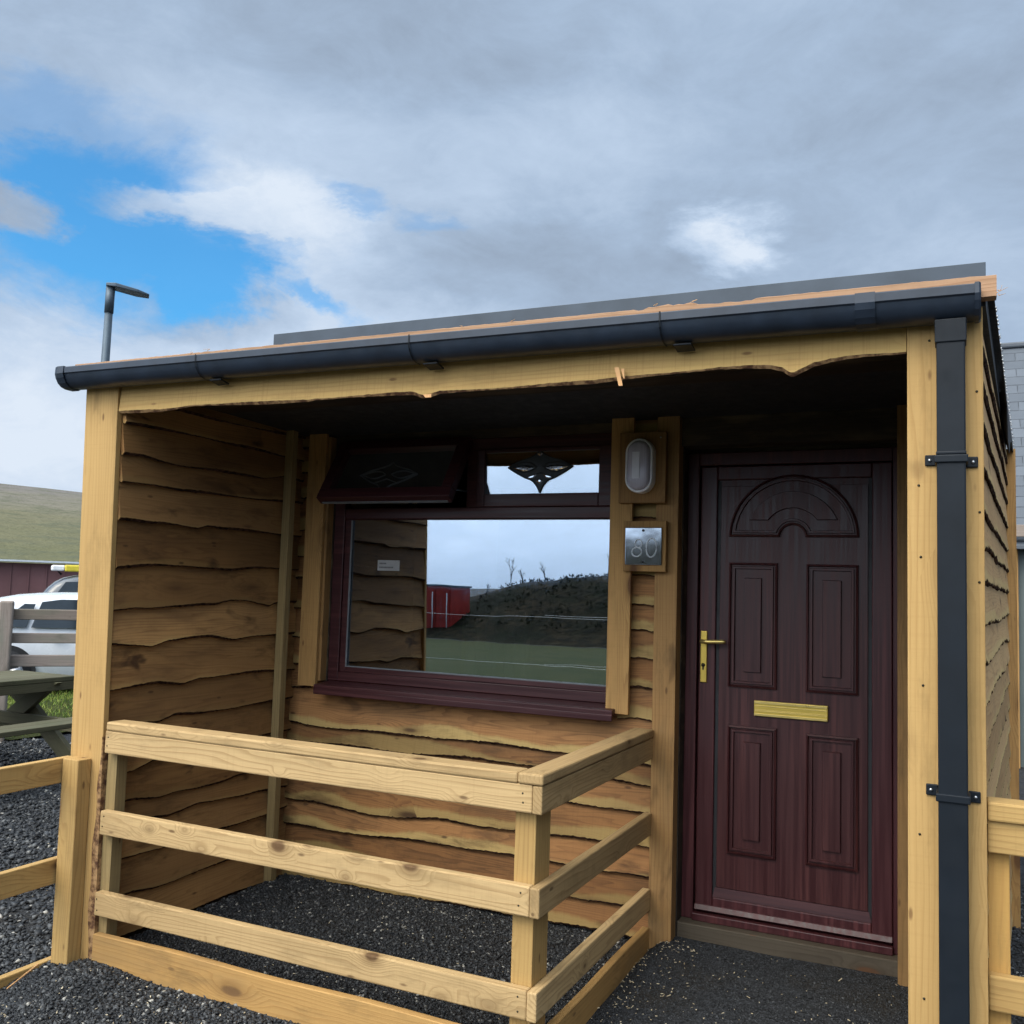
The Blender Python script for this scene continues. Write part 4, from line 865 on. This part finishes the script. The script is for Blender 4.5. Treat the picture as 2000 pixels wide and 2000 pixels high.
# fences ------------------------------------------------------------------
fl = thing('garden_fence', 'yellow timber post and rail fence running forward from the left porch corner', 'fence', (.05, -.1, -.15))
mb = MB(); mb.box(.038, .135, -.070, -.002, -.28, .703, axis=2, fn=lambda x, y, z: (x+(.70-z)*.012, y, z), tone=.4); mb.build('post', 'fence', fl, .004)
for z0, z1 in ((.598, .703), (.176, .281), (-.24, -.137)): part('rail', 'fence', fl, (.001, .036, -1.25, -.012, z0, z1), axis=1, bevel=.004)
part('post', 'fence', fl, (.037, .135, -1.25, -1.16, -.28, .70), axis=2, bevel=.004)
mb = MB(); mb.tube([(.06, -.14, -.125), (.14, -.34, -.135)], [.004, .003], 5, smooth=False)
tag(mb.build('wood_offcut', 'splint'), 'thin fresh wood offcut lying on gravel against the left fence post', 'offcut')
fr = thing('side_fence', 'yellow timber fence with flat cap and orange post right of the downpipe', 'fence', (4.2, .05, -.15))
part('cap_rail', 'fence', fr, (3.594, 5.8, .026, .12, .884, .936), bevel=.006)
for z0, z1 in ((.794, .8835), (.367, .463)): part('rail', 'fence', fr, (3.594, 5.8, .040, .076, z0, z1), bevel=.005)
for px in (3.594, 4.9): part('post', 'orange', fr, (px, px+.056, .077, .13, -.25, .8835), axis=2, bevel=.003)
# weathered fence by the car park
dC = Vector((.66, .75, 0)).normalized(); wf = thing('weathered_fence', 'weathered grey post and rail fence in front of the parked white car', 'fence', (-4.9, 3.3, -.1))
base = Vector((-4.875, 3.30, 0))
def along(a0, a1, z0, z1, th, nm, ax=0, off=0):
    nrm = Vector((dC.y, -dC.x, 0)); mb = MB(); mb.box(a0, a1, -th/2, th/2, z0, z1, axis=ax, fn=lambda a, d, z: tuple(base+dC*a+nrm*(d+off)+Vector((0, 0, z)))); return mb
for a in (-1.75, 0, 1.75): along(a-.062, a+.062, -.3, 1.215, .12, 'p', 2).build('post', 'grey', wf, .02, 3)
for z0, z1 in ((1.03, 1.135), (.80, .90), (.57, .685)):
    along(-3.2, 3.2, z0, z1, .035, 'r', 0, -.08).build('rail', 'grey', wf, .008)

# picnic table --------------------------------------------------------------
pt = thing('picnic_table', 'aged grey-green wooden picnic table with attached bench beyond the left fence', 'picnic table', (-3.8, 2., -.13))
mb = MB()
for i in range(6): mb.box(-4.12+i*.127, -4.12+i*.127+.122, 1.1, 2.88, .582, .622, axis=1)
mb.build('table_top', 'table', pt, .006)
mb = MB(); mb.box(-3.395, -3.365, 1.12, 2.86, .51, .581, axis=1); mb.build('apron', 'table', pt, .003)
for yy in (1.30, 2.66):
    for k_, (xa, xb_) in enumerate(((-3.44, -4.42), (-4.06, -3.08))):
        mb = MB(); mb.box(0, 1, yy+k_*.052, yy+k_*.052+.05, -.10, .10, axis=0, fn=lambda t, y, q, xa=xa, xb_=xb_: (xa+(xb_-xa)*t+q*1.15, y, .58-.72*t)); mb.build('leg', 'table', pt, .004)
    part('crossbeam', 'table', pt, (-4.75, -2.72, yy-.045, yy-.002, .20, .30), bevel=.004)
    part('top_brace', 'table', pt, (-4.08, -3.40, yy-.045, yy-.002, .49, .581), bevel=.004)
for xb in (-2.98, -4.78):
    mb = MB(); mb.box(xb, xb+.135, 1.1, 2.88, .301, .341, axis=1); mb.box(xb+.14, xb+.275, 1.1, 2.88, .301, .341, axis=1); mb.build('bench', 'table', pt, .006)

# street lamp ---------------------------------------------------------------
sl_ = thing('street_lamp', 'tall grey street lamp with flat angled head rising behind the lodge roof', 'street lamp', (-7.06, 6.16, -.2))
mb = MB(); mb.tube([(-7.075, 6.14, -.25), (-7.06, 6.16, 5.10)], [.075, .052], 12); mb.tube([(-7.06, 6.16, 5.10), (-7.058, 6.162, 5.46)], [.060, .060], 12); mb.build('pole', 'steel', sl_)
hd = Vector((.30, .33, -.0)); d_ = hd.normalized(); nn_ = Vector((-d_.y, d_.x, 0)); p0 = Vector((-7.10, 6.12, 5.485))
mb = MB(); V_ = []
for t, wd, th_, dz in ((0, .07, .045, 0), (.12, .12, .055, -.005), (.40, .13, .045, -.05), (.56, .09, .022, -.075)):
    c_ = p0+d_*t*1.0+Vector((0, 0, dz))
    for a, b_ in ((-1, -1), (1, -1), (1, 1), (-1, 1)): V_.append(tuple(c_+nn_*a*wd+Vector((0, 0, b_*th_*.5))))
mb.add(V_, [(3, 2, 1, 0), (12, 13, 14, 15)]+[(i*4+k, i*4+(k+1) % 4, i*4+4+(k+1) % 4, i*4+4+k) for i in range(3) for k in range(4)]); mb.build('lamp_head', 'steel', sl_, .01)

# cars ----------------------------------------------------------------------
def car(name, label, cat, origin, dirv, spec, paint, roofbox=False):
    L_, W_, prof_ = spec['L'], spec['W'], spec['prof']; root = thing(name, label, cat, origin)
    O = Vector(origin); d = Vector((*dirv, 0)).normalized(); s_ = Vector((d.y, -d.x, 0))
    P_ = lambda a, b_, z: tuple(O+d*a+s_*b_+Vector((0, 0, z)))
    hw = W_/2; mb = MB(); n = len(prof_); Lp = []
    for (x, zb, zt, k) in prof_:   # k = 1 where the cabin stands above the belt
        belt = spec['belt']; zt2 = max(zt, zb+.1)
        if k: row = [(hw*.90, .22), (hw*.99, .42), (hw, .62), (hw*.95, belt), (hw*.80, zt2-.07), (hw*.70, zt2), (0, zt2+.02)]
        else: row = [(hw*.90, .22), (hw*.99, .42), (hw, .55), (hw*.96, min(zt2-.06, .75)), (hw*.90, zt2-.02), (hw*.6, zt2), (0, zt2+.015)]
        row[0] = (row[0][0], zb); taper = spec['taper'](x); row = [(a*taper, z) for a, z in row]
        Lp.append([P_(x, a, z) for a, z in row]+[P_(x, -a, z) for a, z in reversed(row[:-1])])
    m_ = len(Lp[0]); V_ = [p for l in Lp for p in l]; F_ = [(i*m_+k, (i+1)*m_+k, (i+1)*m_+k+1, i*m_+k+1) for i in range(n-1) for k in range(m_-1)]
    F_ += [tuple(range(m_)), tuple((n-1)*m_+k for k in range(m_-1, -1, -1))]
    mb.add(V_, F_, smooth=True); body = mb.build('body', paint, root, subsurf=1)
    def side(poly, nm, mat_, off=.012, both=True):
        for sg in ((1, -1) if both else (1,)):
            mb = MB()
            def fn(a, b_, dd, sg=sg):
                t = max(0, min(1, (b_-spec['belt'])/(spec['top']-spec['belt']))); y = hw*(.975-.165*t) if b_ > spec['belt'] else hw
                return P_(a, sg*(y*spec['taper'](a)+dd), b_)
            mb.prism(poly, fn, 0, off); mb.build(nm, mat_, root)
    for poly in spec['glass']: side(poly, 'side_window', 'carglass')
    for poly in spec.get('trim', []): side(poly, 'door_handle', paint, .03)
    for wx in spec['wheels']:
        for sg in (1, -1):
            r_ = spec['wr']; arch_ = [(wx+(r_+.07)*math.cos(t), .0+max(.22, r_+(r_+.07)*math.sin(t))) for t in np.linspace(-.5, math.pi+.5, 26)]
            mb = MB(); mb.prism(arch_, lambda a, b_, dd, sg=sg: P_(a, sg*(hw*.90+dd), b_), 0, .105*hw); mb.build('wheel_arch', 'tyre', root)
            mb = MB(); mb.tube([P_(wx, sg*(hw-.17), r_), P_(wx, sg*(hw+.022), r_)], r_, 28); wh = mb.build('wheel', 'tyre', root)
            mb = MB(); mb.tube([P_(wx, sg*(hw+.022), r_), P_(wx, sg*(hw+.028), r_)], r_*.30, 16)
            for q in range(5):
                a = q*2*math.pi/5+.3; c0 = (wx+math.cos(a)*r_*.2, r_+math.sin(a)*r_*.2); c1 = (wx+math.cos(a)*r_*.66, r_+math.sin(a)*r_*.66)
                mb.tube([P_(c0[0], sg*(hw+.026), c0[1]), P_(c1[0], sg*(hw+.026), c1[1])], [.05, .035], 6)
            ring = [P_(wx+math.cos(t)*r_*.68, sg*(hw+.022), r_+math.sin(t)*r_*.68) for t in np.linspace(0, 2*math.pi, 28, endpoint=False)]
            mb.tube(ring, .022, 6, closed=True, up_=s_); mb.build('rim', 'alloy', wh)
    mb = MB(); mb.tube([P_(.55, 0, spec['top']-.02), P_(.45, 0, spec['top']+.07)], [.03, .008], 6); mb.build('aerial', 'tyre', root)
    for nm, rect_, mt in spec['ends']:
        for sg in (1, -1):
            mb = MB(); x, y0, y1, z0, z1 = rect_; mb.prism([(y0, z0), (y1, z0), (y1, z1), (y0, z1)], lambda a, b_, dd, sg=sg, x=x: P_(x+dd, sg*a, b_), -.03, .03); mb.build(nm, mt, root, .01)
    if roofbox:
        mb = MB(); mb.box(.60, 2.6, -.45, .45, spec['top']+.05, spec['top']+.20, fn=P_); mb.build('roof_box', 'yellow', root, .03)
        mb = MB(); mb.box(.33, .595, -.42, .42, spec['top']+.06, spec['top']+.19, fn=P_); mb.build('roof_box_end', 'whiteplastic', root, .03)
    return root
M['redlamp'] = simple('red_lamp_plastic', (.35, .02, .02), .2); M['headlamp'] = simple('clear_headlamp', (.5, .52, .55), .1)
tp_ = lambda L_: (lambda x: 1-.14*max(0, 1-x/.6)**2-.16*max(0, 1-(L_-x)/.7)**2)
hatch = dict(L=4.4, W=1.78, belt=.93, top=1.46, wr=.33, wheels=(.78, 3.45), taper=tp_(4.4),
    prof=[(0, .32, .62, 0), (.06, .24, 1.0, 0), (.18, .22, 1.12, 1), (.45, .22, 1.30, 1), (.85, .22, 1.42, 1), (1.5, .22, 1.455, 1), (2.1, .22, 1.46, 1), (2.6, .22, 1.41, 1), (3.05, .22, 1.14, 1), (3.35, .22, 1.0, 0), (3.8, .22, .92, 0), (4.2, .24, .80, 0), (4.4, .32, .60, 0)],
    glass=[[(.62, .99), (1.02, .97), (1.12, 1.30), (.98, 1.30)], [(1.08, .97), (1.98, .96), (1.95, 1.37), (1.45, 1.37), (1.20, 1.33)], [(2.04, .96), (2.98, .96), (2.62, 1.30), (2.35, 1.36), (2.02, 1.37)]],
    trim=[[(1.35, .80), (1.52, .80), (1.52, .83), (1.35, .83)], [(2.25, .80), (2.42, .80), (2.42, .83), (2.25, .83)]], ends=[('tail_light', (.05, .55, .80, .75, .95), 'redlamp'), ('headlight', (4.28, .45, .72, .60, .74), 'headlamp')])
suv = dict(L=4.6, W=1.85, belt=1.05, top=1.72, wr=.36, wheels=(.85, 3.6), taper=tp_(4.6),
    prof=[(0, .36, .70, 0), (.06, .28, 1.05, 0), (.16, .26, 1.25, 1), (.40, .26, 1.55, 1), (.75, .26, 1.70, 1), (1.5, .26, 1.72, 1), (2.3, .26, 1.71, 1), (2.75, .26, 1.62, 1), (3.2, .26, 1.30, 1), (3.5, .26, 1.14, 0), (4.1, .26, 1.06, 0), (4.45, .28, .95, 0), (4.6, .36, .7, 0)],
    glass=[[(.35, 1.12), (.98, 1.10), (1.05, 1.56), (.62, 1.54)], [(1.10, 1.10), (2.05, 1.09), (2.02, 1.60), (1.18, 1.60)], [(2.12, 1.09), (3.10, 1.09), (2.72, 1.50), (2.5, 1.58), (2.10, 1.60)]],
    ends=[('tail_light', (.05, .6, .86, .85, 1.2), 'redlamp'), ('headlight', (4.46, .5, .8, .75, .92), 'headlamp')])
dv = Vector((.61, .79)); c_ = Vector((3.52, -3.0)); cf = Vector((-7.03, 4.93))
def at(ax_, D): a = R(ax_); return Vector((3.524+math.sin(a)*D, -3.004+math.cos(a)*D))
q = at(-53.0, 15.9); car('parked_car', 'white hatchback parked side-on behind the weathered fence', 'car', (q.x-.61*.78-.0, q.y-.79*.78, -.245), (.61, .79), hatch, 'carwhite')
q = at(-51.9, 24.); car('parked_suv', 'dark grey off-road car with a yellow roof box behind the white car', 'car', (q.x+.61*.0, q.y, -.22), (.61, .79), suv, 'cardark', True)

# long shed -----------------------------------------------------------------
sh = thing('long_shed', 'long low dull-red shed with a pale sheet roof below the hill', 'shed', (-27, 22, -.4))
sa, sb = Vector((-34.5, 14.5, 0)), Vector((-20.5, 29.5, 0)); sdv = (sb-sa).normalized(); snv = Vector((sdv.y, -sdv.x, 0))
sf2 = lambda a, d, z: tuple(sa+sdv*a-snv*d+Vector((0, 0, z)))
Ls = (sb-sa).length
mb = MB(); mb.box(0, Ls, .0, 6, -.5, 1.86, fn=sf2)
mb.build('wall', 'shedred', sh)
mb = MB(); mb.box(-.3, Ls+.3, -.35, 6.3, 1.90, 1.965, fn=lambda a, d, z: sf2(a, d, z+(.0 if d < 1 else .05))); mb.build('roof', 'shedroof', sh)
mb = MB()
for a in np.arange(.5, Ls, .6): mb.box(a, a+.05, -.03, -.005, -.5, 1.85, fn=sf2)
mb.build('wall_ribs', 'shedred', sh)
for a in (7.6, 11.25): 
    mb = MB(); mb.box(a, a+.75, -.06, -.035, -.4, 1.8, fn=sf2); mb.build('door', 'cardark', sh)

# neighbouring slate-roofed house -------------------------------------------
nh = thing('slate_roof_house', 'neighbouring building with blue-grey slate roof and pale wall right of the lodge', 'house', (7, 8, -.2))
mb = MB(); zr = lambda y: 2.30+(y-7.95)*(4.66-2.30)/2.05
row = 0; y = 7.80
while y < 9.98:
    x = 3.3+(.13 if row % 2 else 0)
    while x < 9.3:
        w_ = .245; t0 = rnd.random(); jz = rnd.uniform(0, .003)
        V_ = []
        for dy, lift in ((0, .016), (.19, .004)):
            for dx in (.002, w_-.003): V_.append((x+dx, y+dy*.72, zr(y+dy*.72)+lift+jz)); V_.append((x+dx, y+dy*.72, zr(y+dy*.72)+lift-.010))
        mb.add(V_, [(0, 2, 6, 4), (1, 0, 4, 5), (2, 3, 7, 6), (0, 1, 3, 2), (5, 4, 6, 7)], None, t0); x += w_
    y += .105; row += 1
mb.build('slates', 'slate', nh)
mb = MB(); mb.prism([(7.78, 2.08), (7.78, 2.11), (10.0, 4.655), (12.2, 2.11), (12.2, 2.08)], lambda a, b_, d: (d, a, b_-.03), 3.3, 9.3); mb.build('roof', 'slate', nh)
mb = MB(); mb.box(3.3, 9.3, 9.94, 10.08, 4.64, 4.71); mb.build('ridge', 'slate', nh, .02)
mb = MB(); mb.box(3.5, 9.1, 8.0, 12.0, -.3, 2.06, axis=0); mb.build('wall', 'render', nh)
mb = MB(); mb.box(3.3, 9.3, 7.74, 7.775, 2.17, 2.29); mb.build('fascia_board', 'grey', nh, .004)
mb = MB(); mb.box(3.98, 4.075, 7.90, 7.99, -.25, 2.11, axis=2); mb.build('corner_post', 'trim', nh, .004)

# objects behind the photographer, seen mirrored in the glass ----------------
ct = thing('red_container', 'red steel site container standing on grass, mirrored in the window', 'container', (-16.4, -29.5, -.7))
mb = MB(); mb.box(-17.30, -15.85, -31.2, -29.5, -.95, 1.46, axis=2); mb.build('body', 'containerred', ct, .03)
mb = MB(); mb.box(-17.35, -15.8, -31.25, -29.45, 1.461, 1.54); mb.build('roof', 'steel', ct, .02)
for x0 in (-17.24, -16.56): 
    mb = MB(); mb.box(x0, x0+.65, -29.48, -29.44, -.75, 1.32, axis=2); dd_ = mb.build('door', 'containerred', ct, .02)
    mb = MB(); mb.tube([(x0+.55, -29.40, -.6), (x0+.55, -29.40, 1.2)], .025, 8); mb.build('lock_bar', 'whiteplastic', dd_)
def rock(p, s_, lab):
    import bmesh
    bm = bmesh.new(); bmesh.ops.create_icosphere(bm, subdivisions=2, radius=1)
    r_ = random.Random(int(abs(p[0]*100))); 
    for v in bm.verts: k = 1+r_.uniform(-.18, .18); v.co = Vector((v.co.x*s_*1.5*k, v.co.y*s_*k, v.co.z*s_*.7*k))
    me = bpy.data.meshes.new('boulder'); bm.to_mesh(me); bm.free(); me.materials.append(M['rock']); o = bpy.data.objects.new('boulder', me); COL.objects.link(o); o.location = p
    tag(o, lab, 'rock', 'pale boulders at the foot of the bank')
for p, s_, lb_ in (((-17.7, -31.5, .0), .30, 'pale boulder nearest the red container, mirrored in the window'), ((-17.1, -31.8, -.25), .36, 'largest pale boulder at the foot of the scrub bank, mirrored in the window'), ((-16.7, -32.2, -.3), .22, 'small pale boulder beside the largest one on the bank, mirrored'), ((-17.4, -33, .35), .2, 'pale boulder highest on the left end of the bank, mirrored'), ((-15.4, -32.6, .3), .32, 'lone pale boulder in the middle of the bank, mirrored'), ((-14.8, -32.8, .5), .2, 'rightmost small pale boulder on the bank, mirrored'), ((-16.2, -32.9, .25), .16, 'smallest pale boulder between the others on the bank, mirrored')):
    rock(p, s_, lb_)
def twigtree(p, h, seed, spread=.5):
    mb = MB(); r_ = random.Random(seed)
    def br(a, d, l, r0, k):
        b_ = a+d*l; mb.tube([a, b_], [r0, r0*.6], 4, smooth=False)
        if k:
            for _ in range(3): dd = (d+Vector((r_.uniform(-1, 1), r_.uniform(-1, 1), r_.uniform(-.1, .6)))*spread).normalized(); br(a+d*l*r_.uniform(.45, 1), dd, l*.62, r0*.55, k-1)
    br(Vector(p), Vector((0, 0, 1)), h*.42, .028, 4); return mb.build('bare_tree', 'twig')
for i, (p, h, lb_) in enumerate((((-15.9, -35.5, 1.35), 1.9, 'tallest bare tree on the scrub bank, mirrored in the window'), ((-15.3, -35.5, 1.5), 1.2, 'small bare tree just right of the tallest on the bank, mirrored'), ((-14.4, -36, 1.7), 1.3, 'bare tree halfway along the bank top, mirrored in the window'), ((-17.2, -35.5, 1.0), .9, 'stunted bare bush nearest the red container, mirrored'), ((-11.2, -36, 2.1), 1.3, 'rightmost lone bare tree on the bank top, mirrored'))):
    tag(twigtree(p, h, 30+i), lb_, 'tree', 'bare trees on the bank')
mb = MB()   # low scrub along the bank
for _ in range(900):
    x, y = rnd.uniform(-16.2, 6), rnd.uniform(-37, -29.5); z = float(bankz(np.array(x), np.array(y))); k = rnd.uniform(.04, .13)*(1.7 if x > -13 and rnd.random() < .15 else 1)
    for _q in range(5):
        a = rnd.uniform(0, 6.28); dx, dy = math.cos(a), math.sin(a); q_ = Vector((x+rnd.gauss(0, k*.5), y+rnd.gauss(0, k*.5), z+rnd.uniform(0, k)))
        mb.add([tuple(q_-Vector((dx, dy, 0))*k*.4), tuple(q_+Vector((dx, dy, .1))*k*.4), tuple(q_+Vector((rnd.gauss(0, .3), rnd.gauss(0, .3), 1))*k*.8)], [(0, 1, 2)], None, rnd.random())
struct(mb.build('bank_scrub', 'scrub'), 'stuff')
wr = thing('wire_fence', 'thin wire fence across the lawn behind the photographer, mirrored in the window', 'fence', (-3, -9, -.2))
mb = MB()
for z in (.95, .15): mb.tube([(-6, -9.5, z+.02), (1.5, -8., z+.16)], .0035, 5); mb.tube([(-2.6, -8.6, z+.12), (1.5, -9.2, z+.18)], .0035, 5)
mb.build('wire', 'screw', wr)
for xx, yy in ((-6, -9.5), (1.5, -8.)):
    mb = MB(); mb.tube([(xx, yy, -.3), (xx, yy, 1.15)], .04, 8); mb.build('post', 'grey', wr)
# drop helper that was never needed
for o in list(bpy.data.objects):
    if o.name.startswith('downpipe_anchor'): bpy.data.objects.remove(o)
